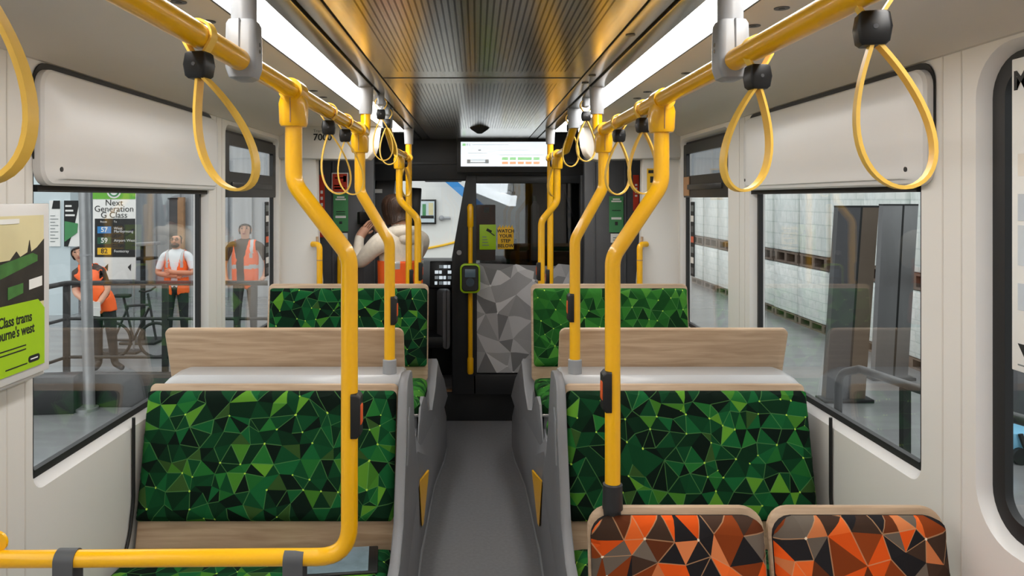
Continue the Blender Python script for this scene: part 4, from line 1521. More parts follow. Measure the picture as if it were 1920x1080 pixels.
pr = thing('poster', 'white information poster on the edge window of the pallet side', 'poster', (CX + 1.2, 1.4, 1.25))
q0, q1, z0, z1 = 1.02, 1.68, 1.262, 1.965
x_ = CX + WL - 0.004
MB().box(x_, x_ + 0.012, q0, q1, z0, z1, 0.002).obj('sheet', PAPER, pr)
text('M', 0.058, (x_ - 0.0005, q1 - 0.006, z1 - 0.052), 'xm', INK, pr, align='LEFT', bold=0.002)
for zz, hh, m in ((1.70, 0.05, SKYP), (1.60, 0.06, BLUE), (1.50, 0.09, LBLUE), (1.40, 0.06, INKG)):
    MB().box(x_ - 0.001, x_ + 0.001, q0, q1 - 0.02, zz, zz + hh).obj('print_block', M('faded_print', {0.05: (226, 220, 210), 0.06: (190, 198, 206), 0.09: (198, 206, 212)}[hh], 0.6), pr)
MB().prism([(q1 - 0.02, 1.325), (q1 - 0.075, 1.325), (q1 - 0.048, 1.285)], 'x', x_ - 0.001, x_ + 0.001).obj('print_logo', INK, pr)
MB().box(x_ - 0.001, x_ + 0.001, q0, q1 - 0.02, 1.276, 1.279).obj('print_line', INKG, pr)

# ------------------------------------------------------------------ depot outside
mb = MB().box(-26, 26, -14, 34, GZ - 0.1, GZ)
struct(mb.obj('ground', CONC))
mb = MB().box(-26, 3, 17, 17.3, GZ, 8)
for k in range(30):
    x = -14 + k * 0.55
    mb.box(x, x + 0.07, 16.9, 17.02, GZ, 8)
struct(mb.obj('wall_depot_far', SILV))
mb = MB().box(3, 26, 30, 30.3, GZ, 8)
struct(mb.obj('wall_depot_end', SILV))
mb = MB().box(-26, -7.85, 14.3, 14.6, GZ, 6)
struct(mb.obj('wall_depot_panel', LBLUE))
mb = MB().box(-3.0, 2.2, 13.0, 13.2, GZ, 6)
struct(mb.obj('wall_depot_white', WALLW))
mb = MB().box(9.6, 9.9, -14, 34, GZ, 7)
struct(mb.obj('wall_depot_right', SILV))
mb = MB().box(-20, -19.7, -14, 34, GZ, 7)
struct(mb.obj('wall_depot_left', WALLW))
tag(MB().box(3.64, 3.74, -6, 16, GZ, GZ + 0.004).obj('floor_line', SYEL), 'yellow painted line on the depot floor beside the pallets', 'floor line')
# behind the windscreen
fp = thing('picture_frame', 'small black framed photograph on the white wall beyond the windscreen', 'picture', (-0.85, 12.98, 1.4))
a, b = P(784, 420, 12.99), P(818, 374, 12.99)
MB().box(a.x, b.x, 12.94, 12.99, a.z, b.z, 0.005).obj('frame', INK, fp)
MB().box(a.x + .03, b.x - .03, 12.93, 12.945, a.z + .03, b.z - .03).obj('print', LBLUE, fp)
MB().box(a.x + .08, a.x + .14, 12.925, 12.932, a.z + .12, b.z - .08).obj('print_shape', SGREEN, fp)
MB().box(b.x - .13, b.x - .05, 12.925, 12.932, a.z + .16, b.z - .06).obj('print_shape', SKYP, fp)
MB().box(a.x + .05, b.x - .04, 12.924, 12.931, a.z + .1, a.z + .15).obj('print_shape', INK, fp)
a, b = P(820, 318, 12.6), P(905, 392, 12.6)
mb = MB()
d_ = (b - a).normalized()
up_ = Vector((-d_.z, 0, d_.x)) * 0.07
mb.loft([[a + up_, a - up_, a - up_ + Vector((0, .1, 0)), a + up_ + Vector((0, .1, 0))], [b + up_, b - up_, b - up_ + Vector((0, .1, 0)), b + up_ + Vector((0, .1, 0))]])
tag(mb.obj('blue_beam', BLUE), 'diagonal blue steel beam seen through the windscreen', 'beam')
mb = MB()
mb.tube([P(x, y, 12.982) for x, y in ((700, 462), (760, 466), (800, 466), (830, 460), (870, 450))], 0.02, 8)
tag(mb.obj('yellow_hose', SYEL), 'thin yellow hose along the white wall beyond the windscreen', 'hose')
mb = MB()
a = P(828, 409, 12.95)
mb.tube([a, a + Vector((0.16, 0, 0.0))], 0.025, 8)
mb.ball(a, 0.05, 10, 6)
tag(mb.obj('wall_bracket', LGREY), 'small grey bracket on the white wall beyond the windscreen', 'bracket')

# posters on the pale wall
for k, (px0, px1, lab) in enumerate(((93, 113, 'white text poster with black corner tag on the pale depot wall'), (121, 150, 'dark green and black poster on the pale depot wall'))):
    r = thing('wall_poster', lab, 'poster', (P(px0, 460, 14.29).x, 14.29, 0.7))
    a, b = P(px0, 462, 14.28), P(px1, 376, 14.28)
    MB().box(a.x, b.x, 14.27, 14.30, a.z, b.z).obj('sheet', PAPER, r)
    W, H = b.x - a.x, b.z - a.z
    if k == 0:
        MB().prism([(a.x + W * .25, b.z - H * .18), (b.x, b.z - H * .18), (b.x, b.z), (a.x + W * .4, b.z)], 'y', 14.262, 14.272).obj('print_tag', INK, r)
        for q in range(9):
            MB().box(a.x + W * .1, a.x + W * (.55 + .3 * (q % 2)), 14.264, 14.272, a.z + H * (.1 + .07 * q), a.z + H * (.115 + .07 * q)).obj('print_line', INKG, r)
    else:
        MB().prism([(a.x, a.z), (a.x + W * .25, a.z), (a.x + W * .6, a.z + H * .35), (b.x, b.z), (a.x, b.z)], 'y', 14.262, 14.272).obj('print_dark', INK, r)
        MB().prism([(a.x + W * .05, a.z + H * .1), (a.x + W * .85, a.z + H * .3), (a.x + W * .9, a.z + H * .5), (a.x + W * .05, a.z + H * .55)], 'y', 14.255, 14.265).obj('print_green', SGREEN, r)
        for q in range(3):
            MB().box(a.x + W * .1, a.x + W * (.5 + .1 * q), 14.252, 14.266, b.z - H * (.14 + .1 * q), b.z - H * (.1 + .1 * q)).obj('print_line', PAPER, r)
# doorway with timber edge in the silver wall
dw = thing('doorway_panel', 'dark narrow doorway with a tan timber edge behind the man with folded arms', 'doorway', (P(325, 440, 16.8).x, 16.8, GZ))
a, b = P(319, 600, 16.85), P(335, 374, 16.85)
MB().box(a.x, b.x, 16.80, 16.88, GZ, b.z).obj('door_leaf', DKWOOD, dw)
MB().box(b.x, b.x + 0.14, 16.78, 16.88, GZ, b.z + .05).obj('timber_edge', TAN, dw)
MB().box(a.x - .03, b.x + .02, 16.78, 16.85, b.z, b.z + 0.04).obj('lintel', INK, dw)
# orange safety cone-like flag behind the third person
# banner
bd = 10.8
bn = thing('banner', 'upright white banner headed Next Generation G Class with route table', 'banner', (P(213, 525, bd).x, bd, GZ))
a, b = P(174, 524, bd), P(254, 338, bd)
W, H = b.x - a.x, b.z - a.z
MB().box(a.x, b.x, bd, bd + 0.02, a.z, b.z, 0.002).obj('sheet', PAPER, bn)
for x in (a.x + .04, b.x - .04):
    MB().cyl((x, bd + .03, GZ), (x, bd + .03, b.z), 0.015, 8).obj('support_rod', GALV, bn)
MB().box(a.x - .05, b.x + .05, bd - .1, bd + .15, GZ, GZ + .04, 0.01).obj('base_foot', CHAR, bn)
MB().box(a.x, b.x, bd - .004, bd + .002, b.z - H * 0.19, b.z).obj('print_header', M('banner_green', (104, 176, 56), 0.5), bn)
MB().cyl((a.x + W * .5, bd - .007, b.z - H * 0.11), (a.x + W * .5, bd, b.z - H * 0.11), 0.105, 24).obj('print_emblem', PAPER, bn)
MB().tube([(a.x + W * .5 + 0.07 * math.cos(t), bd - .008, b.z - H * 0.11 + 0.07 * math.sin(t)) for t in [2 * PI * k / 20 for k in range(20)]], 0.012, 6, closed=True).obj('print_emblem_ring', SGREEN, bn)
text('Next\nGeneration\nG Class', 0.125, (a.x + W * .5, bd - .004, CAMZ - (392 - VY) * bd / F), 'cam', INK, bn, space=0.72)
ta, tb_ = P(178, 482, bd), P(255, 410, bd)
MB().box(ta.x, tb_.x - .01, bd - .005, bd + .002, ta.z, tb_.z).obj('print_table', INK, bn)
for py, m, no, nm, ik in ((431, BLUE, '57', 'West\nMaribyrnong', PAPER), (451, M('route_green', (30, 84, 60), 0.5), '59', 'Airport West', PAPER), (471, SYEL, '82', 'Footscray', INK)):
    zc = CAMZ - (py - VY) * bd / F
    MB().box(ta.x + .04, ta.x + .24, bd - .008, bd - .004, zc - .05, zc + .05).obj('print_route', m, bn)
    text(no, 0.1, (ta.x + .14, bd - .0095, zc), 'cam', ik, bn, bold=0.002)
    text(nm, 0.055, (ta.x + .28, bd - .0065, zc), 'cam', PAPER, bn, align='LEFT', space=0.8)
text('Route', 0.04, (ta.x + .13, bd - .0065, tb_.z - .045), 'cam', PAPER, bn)
text('To', 0.04, (ta.x + .3, bd - .0065, tb_.z - .045), 'cam', PAPER, bn)
for u in (.28, .82):
    MB().prism([(a.x + W * u, a.z + .18), (a.x + W * u + .05, a.z + .23), (a.x + W * u + .045, a.z + .12)], 'y', bd - .004, bd + .001).obj('print_logo', INK, bn)
# monitor on a floor stand
st = thing('display_stand', 'black display on a tall floor stand beside the banner', 'display stand', (P(272, 530, 11.6).x, 11.6, GZ))
a = P(270, 460, 11.6)
MB().box(a.x - .06, a.x + .0, 11.6, 11.66, GZ, a.z, 0.005).obj('post', INK, st)
MB().box(a.x - .12, a.x + .22, 11.4, 11.7, a.z + .0, a.z + .05, 0.01, 2, (0, -.05, 0)).obj('upper_tray', LGREY, st)
MB().box(a.x - .10, a.x + .18, 11.4, 11.7, a.z - .22, a.z - .18, 0.01).obj('lower_tray', INK, st)
MB().box(a.x - .3, a.x + .25, 11.4, 11.9, GZ, GZ + .04, 0.01).obj('base', INK, st)
# bicycle behind the railing
bi = thing('bicycle', 'dark bicycle parked behind the railing beside the woman with a clipboard', 'bicycle', (P(250, 560, 10.4).x, 10.4, GZ))
bx0 = P(250, 560, 10.4).x
for k, dx in enumerate((-.30, .30)):
    MB().tube([(bx0 + dx + .24 * math.cos(t), 10.45, GZ + .26 + .24 * math.sin(t)) for t in [2 * PI * q / 28 for q in range(28)]], 0.022, 8, closed=True).obj('wheel', INK, bi)
fr = [((-.30, .26), (-.10, .72)), ((-.30, .26), (-.02, .26)), ((-.02, .26), (-.16, .86)), ((-.02, .26), (.2, .72)), ((-.12, .74), (.2, .76)), ((.18, .92), (.30, .26))]
mb = MB()
for (x0, z0), (x1, z1) in fr:
    mb.cyl((bx0 + x0, 10.45, GZ + z0), (bx0 + x1, 10.45, GZ + z1), 0.018, 8)
mb.obj('frame', CHAR, bi)
MB().box(bx0 - .28, bx0 - .06, 10.4, 10.5, GZ + .86, GZ + .91, 0.02).obj('saddle', INK, bi)
MB().tube(fillet([(bx0 + .18, 10.2, GZ + .98), (bx0 + .18, 10.35, GZ + .95), (bx0 + .18, 10.55, GZ + .95), (bx0 + .18, 10.7, GZ + .98)], .05), 0.014, 8).obj('handlebar', INK, bi)

# railing; dark blocks stand in for the dark interior reflected in the window
rl = thing('railing', 'black tube railing in front of the staff outside', 'railing', (-3.5, 8.3, GZ))
ry = 8.3


def rx(px, d=ry):
    return (px - VX) * d / F


MB().tube(fillet([(rx(60, 7.9), 7.6, 0.67), (rx(125), ry, 0.70), (rx(560), ry, 0.70)], 0.1), 0.028, 10).obj('top_rail', INK, rl)
for z in (0.30, -0.13):
    MB().tube(fillet([(rx(60, 7.9), 7.6, z - .03), (rx(125), ry, z), (rx(560), ry, z)], 0.05), 0.018, 8).obj('lower_rail', INK, rl)
for px in (125, 310, 445, 545):
    MB().box(rx(px) - .03, rx(px) + .03, ry - .025, ry + .025, GZ, 0.70).obj('post', INK, rl)
pn = thing('reflection_block', 'low dark block below the railing standing in for the interior reflected in the window', 'reflection block', (-4, 8.1, GZ))
MB().box(rx(165, 8.0), rx(560, 8.0), 8.0, 8.12, GZ, -0.25, 0.01).obj('block', CHAR, pn)
MB().box(rx(-40, 7.6), rx(150, 7.9), 7.7, 7.95, GZ, -0.22, 0.01, 2, (0, 0, 0.12)).obj('block', CHAR, pn)
gp = thing('steel_post', 'round galvanised steel post standing before the railing', 'post', (rx(162, 8.1), 7.9, GZ))
MB().cyl((rx(168, 7.9), 7.9, GZ), (rx(156, 7.9), 7.9, 2.2), 0.058, 20).obj('shaft', GALV, gp)
MB().cyl((rx(162, 7.9), 7.9, GZ), (rx(162, 7.9), 7.9, GZ + .03), 0.12, 20).obj('base_plate', GALV, gp)
MB().cyl((rx(161, 7.9), 7.9, 1.04), (rx(161, 7.9), 7.9, 1.055), 0.062, 20).obj('band', LGREY, gp)

# pallets of wrapped goods
first = None
PX0 = 5.8
rp = random.Random(3)
for lv in range(2):
    for k in range(18):
        y = 8.3 + k * 1.12
        z = GZ + lv * 1.05
        if first is None:
            first = thing('wrapped_pallet', 'film-wrapped pallet of pale goods in the long stacked row beyond the glass', 'pallet', (PX0, y, z), 'film-wrapped pallets stacked in a row')
            MB().box(PX0, PX0 + 1.1, y - .53, y + .53, z + .14, z + .955, 0.03).obj('wrapped_load', WRAP, first)
            mb = MB()
            for zz in (0.0, 0.115):
                for q in range(5):
                    mb.box(PX0 + .01 + q * .23, PX0 + .16 + q * .23, y - .53, y + .53, z + zz, z + zz + .022)
            for yy in (-.5, -.05, .4):
                mb.box(PX0 + .01, PX0 + 1.1, y + yy, y + yy + .1, z + .022, z + .115)
            mb.obj('timber_pallet', PALLET, first)
            first.scale.z = 1.085
            org = first.location.copy()
        else:
            c = copy_tree(first, (rp.uniform(-.025, .025), y - org.y + rp.uniform(-.02, .02), z - org.z))
            c.scale.z = (1.085, 1.6)[lv]
# loose wrap and shadow strip at the foot of the row is left to light

# solid leaning panels standing in for blurred grey shapes in the pallet side window
for k, (b0, b1, t0_, t1_, pyb, lab, m, d) in enumerate((
        (1548, 1622, 1572, 1648, 757, 'tall dark grey double panel standing in for a blurred shape in the pallet side window', PGREY, 8.2),
        (1640, 1702, 1656, 1722, 720, 'tall light grey double panel behind the dark one, standing in for a blurred shape in the pallet side window', PGREYL, 9.2))):
    r = thing('stand_in_panel', lab, 'steel panel', (P((b0 + b1) / 2, pyb, d).x, d, GZ))
    zt = 1.55 if k == 0 else 1.56
    fd = F / d
    wm_b, wm_t = (b0 * .42 + b1 * .58), (t0_ * .42 + t1_ * .58)

    def X(px):
        return (px - VX) / fd
    for (u0, u1, v0, v1, nm, mm) in ((b0, wm_b - 2, t0_, wm_t - 2, 'panel_leaf', m), (wm_b + 2, b1, wm_t + 2, t1_, 'panel_leaf', m if k else M('panel_bronze', (104, 92, 80), 0.35, 0.4, var=0.15, scale=1)), (wm_b - 2, wm_b + 2, wm_t - 2, wm_t + 2, 'panel_seam', INK)):
        MB().loft([[(X(u0), d, GZ + .03), (X(u1), d, GZ + .03), (X(u1), d + .10, GZ + .03), (X(u0), d + .10, GZ + .03)],
                   [(X(v0), d, zt), (X(v1), d, zt), (X(v1), d + .10, zt), (X(v0), d + .10, zt)]]).obj(nm, mm, r)
    MB().box(X(b0) - .05, X(b1) + .08, d - .05, d + .15, GZ, GZ + .04, .008).obj('floor_rail', INK, r)
    MB().box(X(t0_), X(t1_), d - .004, d + .104, zt, zt + .02).obj('top_cap', INK, r)
# curved black handrail
hr = thing('floor_handrail', 'curved black handrail standing just outside the pallet side window', 'handrail', (2.2, 4.2, GZ))
lx = 2.25
def hz(px, py):
    d = lx * F / (px - VX)
    return (lx, d, CAMZ - (py - VY) * d / F)
MB().tube(fillet([(lx, 4.62, GZ), hz(1572, 700), hz(1612, 692), hz(1760, 742), hz(1960, 800)], 0.16, 8), 0.024, 12).obj('rail', CHAR, hr)
q = hz(1697, 728)
MB().box(lx - .02, lx + .02, q[1] - .02, q[1] + .02, GZ, q[2]).obj('post', INK, hr)
MB().tube(fillet([(lx, q[1] + .22, GZ), (lx, q[1] + .22, .22), (lx, q[1] - .25, .22), (lx, q[1] - .25, GZ)], .03), 0.012, 8).obj('lower_loop', INK, hr)
# things glimpsed past the white poster
bs = thing('blue_sign', 'blue sign with yellow diagonal stripes glimpsed beside the white poster', 'sign', (4.3, 6.0, GZ))
a, b = P(1872, 330, 6.0), P(1990, 206, 6.0)
MB().box(a.x, b.x, 6.0, 6.03, a.z, b.z).obj('board', BLUE, bs)
for k in range(2):
    MB().prism([(a.x + .04 + k * .035, a.z), (a.x + .06 + k * .035, a.z), (a.x + .085 + k * .035, a.z + .28), (a.x + .065 + k * .035, a.z + .28)], 'y', 5.99, 6.0).obj('stripe', SYEL, bs)
MB().box(a.x + .045, a.x + .09, 5.99, 6.0, a.z + .33, a.z + .43).obj('symbol', PAPER, bs)
MB().box(a.x, b.x, 5.98, 6.04, b.z, b.z + .08).obj('top_board', PAPER, bs)
MB().box(a.x, b.x, 5.98, 6.04, a.z - .09, a.z).obj('lower_board', TAN, bs)
MB().cyl((a.x + .3, 6.06, GZ), (a.x + .3, 6.06, b.z), .025, 10).obj('post', GALV, bs)
dk = thing('dark_cabinet', 'dark equipment cabinet outside the edge window of the pallet side', 'cabinet', (5.2, 6.6, GZ))
a = P(1878, 470, 7.0)
MB().box(a.x, a.x + .9, 7.0, 7.6, GZ + .05, 1.33, .02).obj('body', CHAR, dk)
MB().box(a.x + .02, a.x + .88, 6.98, 7.0, GZ + .1, 1.28, .004).obj('door', DGREY, dk)
MB().box(a.x + .05, a.x + .85, 7.02, 7.55, GZ, GZ + .05).obj('plinth', INK, dk)
jk = thing('floor_jack', 'pale blue floor jack with black hoses on the depot floor', 'jack', (4.6, 6.5, GZ))
a = P(1905, 830, 6.4)
MB().box(a.x - .14, a.x + .4, 6.3, 6.6, GZ + .06, GZ + .26, .03).obj('body', M('jack_blue', (120, 180, 210), 0.45), jk)
for dx in (-.05, .3):
    MB().cyl((a.x + dx, 6.26, GZ + .07), (a.x + dx, 6.32, GZ + .07), .07, 16).obj('wheel', INK, jk)
MB().tube(fillet([(a.x - .05, 6.28, GZ + .26), (a.x - .02, 6.25, GZ + .12), (a.x + .3, 6.22, GZ + .05), (a.x + .6, 6.2, GZ + .05)], .1), .02, 8).obj('hose', INK, jk)


# ------------------------------------------------------------------ people
def skin_mesh(verts, edges, radii, sub=2, root=0):
    me = bpy.data.meshes.new('tmp')
    me.from_pydata(verts, edges, [])
    ob = bpy.data.objects.new('tmp', me)
    COL.objects.link(ob)
    ob.modifiers.new('s', 'SKIN').use_smooth_shade = True
    sv = me.skin_vertices[0].data
    for i, r in enumerate(radii):
        sv[i].radius = r if isinstance(r, tuple) else (r, r)
        sv[i].use_root = (i == root)
    sm = ob.modifiers.new('u', 'SUBSURF')
    sm.levels = sm.render_levels = sub
    dg = bpy.context.evaluated_depsgraph_get()
    out = bpy.data.meshes.new_from_object(ob.evaluated_get(dg))
    bpy.data.objects.remove(ob)
    bpy.data.meshes.remove(me)
    return out


def person(label, loc, rz, J, mats, hair, hairmat, vest=None, face=True, beard=False, glasses=False, short_sleeve=True, scale=1.0):
    """J: joint positions, body faces -Y; mats: skin, top, sleeve(forearm), trousers, boots"""
    names = ['pelvis', 'belly', 'chest', 'upper', 'neck', 'jaw', 'skull', 'crown', 'shL', 'elL', 'wrL', 'paL', 'shR', 'elR', 'wrR', 'paR',
             'hiL', 'knL', 'anL', 'toL', 'hiR', 'knR', 'anR', 'toR']
    rad = {'pelvis': (.155, .115), 'belly': (.150, .110), 'chest': (.165, .115), 'upper': (.12, .09), 'neck': .056, 'jaw': (.066, .07), 'skull': (.083, .098), 'crown': (.062, .075),
           'sh': .072, 'el': .048, 'wr': .034, 'pa': (.040, .032), 'hi': .098, 'kn': .066, 'an': .046, 'to': .038}
    rr = [rad.get(n, rad.get(n[:2])) for n in names]
    if 'bulk' in J:
        rr = [tuple(x * J['bulk'] for x in r) if isinstance(r, tuple) and n in ('pelvis', 'belly', 'chest') else r for n, r in zip(names, rr)]
    ed = [(0, 1), (1, 2), (2, 3), (3, 4), (4, 5), (5, 6), (6, 7)]
    for sh in (8, 12):
        ed += [(3, sh), (sh, sh + 1), (sh + 1, sh + 2), (sh + 2, sh + 3)]
    for hi in (16, 20):
        ed += [(0, hi), (hi, hi + 1), (hi + 1, hi + 2), (hi + 2, hi + 3)]
    V = [Vector(J[n]) for n in names]
    me = skin_mesh(V, ed, rr, 2)
    bm = bmesh.new()
    bm.from_mesh(me)
    bpy.data.meshes.remove(me)
    # material per face from the nearest bone
    bone_mat = {}
    for e in ed:
        a, b = names[e[0]], names[e[1]]
        if b in ('jaw', 'skull', 'crown') or b == 'neck':
            bone_mat[e] = 0
        elif b[:2] in ('kn', 'an') or b[:2] == 'hi':
            bone_mat[e] = 3
        elif b[:2] == 'to':
            bone_mat[e] = 4
        elif b[:2] == 'wr':
            bone_mat[e] = 2
        elif b[:2] == 'pa':
            bone_mat[e] = 0
        else:
            bone_mat[e] = 1

    def near(p):
        best, bd_, bt_ = None, 9, 0
        for e in ed:
            a, b = V[e[0]], V[e[1]]
            ab = b - a
            t = max(0, min(1, (p - a).dot(ab) / ab.length_squared))
            d = (p - (a + ab * t)).length
            r0 = rr[e[0]]
            r1 = rr[e[1]]
            r0 = max(r0) if isinstance(r0, tuple) else r0
            r1 = max(r1) if isinstance(r1, tuple) else r1
            d /= (r0 * (1 - t) + r1 * t)
            if d < bd_:
                best, bd_, bt_ = e, d, t
        return best, bt_
    info = {}
    for f in bm.faces:
        e, t = near(f.calc_center_median())
        k = bone_mat[e]
        if names[e[1]] == 'neck' and t < 0.35:
            k = 1
        if names[e[1]][:2] == 'an' and t > 0.82:
            k = 4
        if short_sleeve and names[e[1]][:2] == 'el' and t > 0.75:
            k = 2
        if names[e[1]] == 'belly' and t < 0.12:
            k = 3
        f.material_index = k
        f.smooth = True
        info[f.index] = (e, t)
    info0 = dict(info)
    # ---- clothing shells taken from the body surface
    def shell(test, off, th):
        b2 = bm.copy()
        b2.faces.ensure_lookup_table()
        keep = ('belly', 'chest', 'upper', 'shL', 'shR', 'hiL', 'hiR', 'knL', 'knR') if off == 0.0145 else ('neck', 'jaw', 'skull', 'crown')
        kill = [f for f in b2.faces if names[info[f.index][0][1]] not in keep]
        bmesh.ops.delete(b2, geom=kill, context='FACES')
        bmesh.ops.subdivide_edges(b2, edges=list(b2.edges), cuts=2, use_grid_fill=True, smooth=0.0)
        b2.faces.index_update()
        info.clear()
        for f in b2.faces:
            info[f.index] = near(f.calc_center_median())
        kill = [f for f in b2.faces if not test(f)]
        bmesh.ops.delete(b2, geom=kill, context='FACES')
        # drop stray scraps
        todo, isl = set(b2.faces), []
        while todo:
            st_, grp = [todo.pop()], []
            while st_:
                f = st_.pop()
                grp.append(f)
                for e in f.edges:
                    for g in e.link_faces:
                        if g in todo:
                            todo.discard(g)
                            st_.append(g)
            isl.append(grp)
        big_ = max(len(g) for g in isl)
        bmesh.ops.delete(b2, geom=[f for g in isl if len(g) < big_ for f in g], context='FACES')
        bmesh.ops.delete(b2, geom=[v for v in b2.verts if not v.link_faces], context='VERTS')
        # ease the cut edge
        for _ in range(3):
            mv = {}
            for v in b2.verts:
                nb = [e.other_vert(v) for e in v.link_edges if e.is_boundary]
                if len(nb) == 2:
                    mv[v] = v.co * 0.5 + (nb[0].co + nb[1].co) * 0.25
            for v, c_ in mv.items():
                v.co = c_
        for v in b2.verts:
            v.normal_update()
        for v in b2.verts:
            v.co += v.normal * off
        nrm = {v: v.normal.copy() for v in b2.verts}
        rim = [e for e in b2.edges if e.is_boundary]
        ins = {v: b2.verts.new(v.co + nrm[v] * th) for v in list(nrm)}
        for f in list(b2.faces):
            g = b2.faces.new([ins[v] for v in reversed(f.verts)])
            g.material_index = f.material_index
        for e in rim:
            a_, b_ = e.verts
            b2.faces.new((a_, b_, ins[b_], ins[a_]))
        return b2
    root = thing('person', label, 'person', loc)
    root.rotation_euler.z = rz
    root.scale = (scale, scale, scale)
    head_c = V[6]
    fwd = Vector(J.get('look', (0, -1, 0))).normalized()
    side = Vector((0, 0, 1)).cross(fwd).normalized()
    upv = (V[7] - V[5]).normalized()

    def hair_test(f):
        e, t = info[f.index]
        if names[e[1]] not in ('skull', 'crown', 'jaw'):
            return False
        c = f.calc_center_median() - head_c
        h, fr_ = c.dot(upv), c.dot(fwd)
        if hair == 'bald':
            return fr_ < 0.02 and -0.05 < h < 0.04
        if hair == 'short':
            return h > 0.028 or (fr_ < 0.02 and h > -0.07)
        return h > 0.03 or (fr_ < 0.055 and h > -0.12)
    hb = shell(hair_test, 0.020 if hair != 'long' else 0.028, -0.012)
    vb = None
    if vest:
        cz = V[2]
        # axis along the torso so that the front opening follows a lean

        def vest_test(f):
            e, t = info[f.index]
            b = names[e[1]]
            c = f.calc_center_median()
            if not (b in ('belly', 'chest', 'upper') or (b in ('shL', 'shR') and t < vest.get('sh', 0.70)) or (b in ('hiL', 'hiR', 'knL', 'knR') and c.z > J['pelvis'][2] - 0.10)):
                return False
            if c.z > J['upper'][2] + 0.07 or c.z > vest.get('top', 9):
                return False
            # torso centre at this height
            tz = (c.z - V[0].z) / max(1e-3, V[3].z - V[0].z)
            cx = V[0].x + (V[3].x - V[0].x) * max(0, min(1.05, tz))
            if c.y < -0.02 and vest.get('open', 0) > 0:
                wdt = vest['open'] + 0.10 * max(0, tz - 0.55)
                if abs(c.x - cx - vest.get('shift', 0)) < wdt:
                    return False
            return True
        info.clear()
        info.update(info0)
        vb = shell(vest_test, 0.0145, -0.012)
        for f in vb.faces:
            c = f.calc_center_median()
            tz = (c.z - V[0].z) / (V[3].z - V[0].z)
            cx = V[0].x + (V[3].x - V[0].x) * tz
            band = vest.get('band', 0.42)
            f.material_index = 1 if (abs(tz - band) < 0.06 or (vest.get('straps', True) and tz > 0.62 and abs(abs(c.x - cx) - 0.105) < 0.022)) else 0
    # ---- hands: five fingers each, rooted in the palm
    extra = []
    for sd in 'LR':
        w, p = Vector(J['wr' + sd]), Vector(J['pa' + sd])
        d = (p - w).normalized()
        sp = d.cross(Vector((0, -1, 0.3)))
        if sp.length < 0.1:
            sp = d.cross(Vector((1, 0, 0)))
        sp.normalize()
        cu = d.cross(sp).normalized()
        vs, es, rs = [], [], []
        for q in range(4):
            ln = (0.066, 0.076, 0.071, 0.055)[q]
            base = p + sp * (q - 1.5) * 0.017 - d * 0.022
            m1 = base + d * (0.02 + ln * 0.5) + cu * 0.006
            m2 = base + d * (0.02 + ln * 0.85) + cu * 0.022
            i = len(vs)
            vs += [base, m1, m2]
            es += [(i, i + 1), (i + 1, i + 2)]
            rs += [0.0095, 0.0088, 0.0075]
            if q:
                pass
        i = len(vs)
        b0 = w + (p - w) * 0.55 - sp * 0.02
        vs += [b0, b0 - sp * 0.030 + d * 0.022, b0 - sp * 0.038 + d * 0.052]
        es += [(i, i + 1), (i + 1, i + 2)]
        rs += [0.012, 0.010, 0.008]
        for q in range(0, len(vs), 3):
            fm = skin_mesh(vs[q:q + 3], [(0, 1), (1, 2)], rs[q:q + 3], 1)
            extra.append(fm)
    for fm in extra:
        n0 = len(bm.faces)
        bm.from_mesh(fm)
        bm.faces.ensure_lookup_table()
        for f in bm.faces[n0:]:
            f.material_index = 0
            f.smooth = True
        bpy.data.meshes.remove(fm)

    def feat(c, r, mi):
        res = bmesh.ops.create_uvsphere(bm, u_segments=10, v_segments=8, radius=1)
        for v in res['verts']:
            v.co = head_c + side * c[0] + fwd * c[1] + upv * c[2] + side * v.co.x * r[0] + fwd * v.co.y * r[1] + upv * v.co.z * r[2]
        for f in {f for v in res['verts'] for f in v.link_faces}:
            f.material_index = mi
            f.smooth = True
    for k in (-1, 1):
        feat((k * 0.083, -0.005, -0.02), (0.014, 0.022, 0.034), 0)
    if face:
        feat((0, 0.098, -0.025), (0.014, 0.022, 0.026), 0)
        for k in (-1, 1):
            feat((k * 0.034, 0.083, 0.008), (0.014, 0.012, 0.008), 5)
            feat((k * 0.034, 0.087, 0.03), (0.019, 0.008, 0.005), 5)
        feat((0, 0.086, -0.068), (0.024, 0.012, 0.008), 6)
    # to object
    bmesh.ops.recalc_face_normals(bm, faces=bm.faces)
    me = bpy.data.meshes.new('body')
    bm.to_mesh(me)
    bm.free()
    for m in mats + [EYEM, LIP]:
        me.materials.append(m)

    def put(nm, me, smooth=True):
        o = bpy.data.objects.new(nm, me)
        COL.objects.link(o)
        o.parent = root
        return o
    put('body', me)

    def fin(b2, nm, mm):
        bmesh.ops.recalc_face_normals(b2, faces=b2.faces)
        for f in b2.faces:
            f.smooth = True
        m2 = bpy.data.meshes.new(nm)
        b2.to_mesh(m2)
        b2.free()
        for m in mm:
            m2.materials.append(m)
        return put(nm, m2)
    for f in hb.faces:
        f.material_index = 0
    fin(hb, 'hair', [hairmat])
    if vb:
        fin(vb, 'hi_vis_vest', [HIVIS, REFLT])
    if beard:
        bb = bmesh.new()
        res = bmesh.ops.create_uvsphere(bb, u_segments=14, v_segments=10, radius=1)
        for v in res['verts']:
            v.co = head_c + side * v.co.x * 0.062 + fwd * (0.045 + v.co.y * 0.05) + upv * (-0.085 + v.co.z * 0.04)
        fin(bb, 'beard', [HAIR])
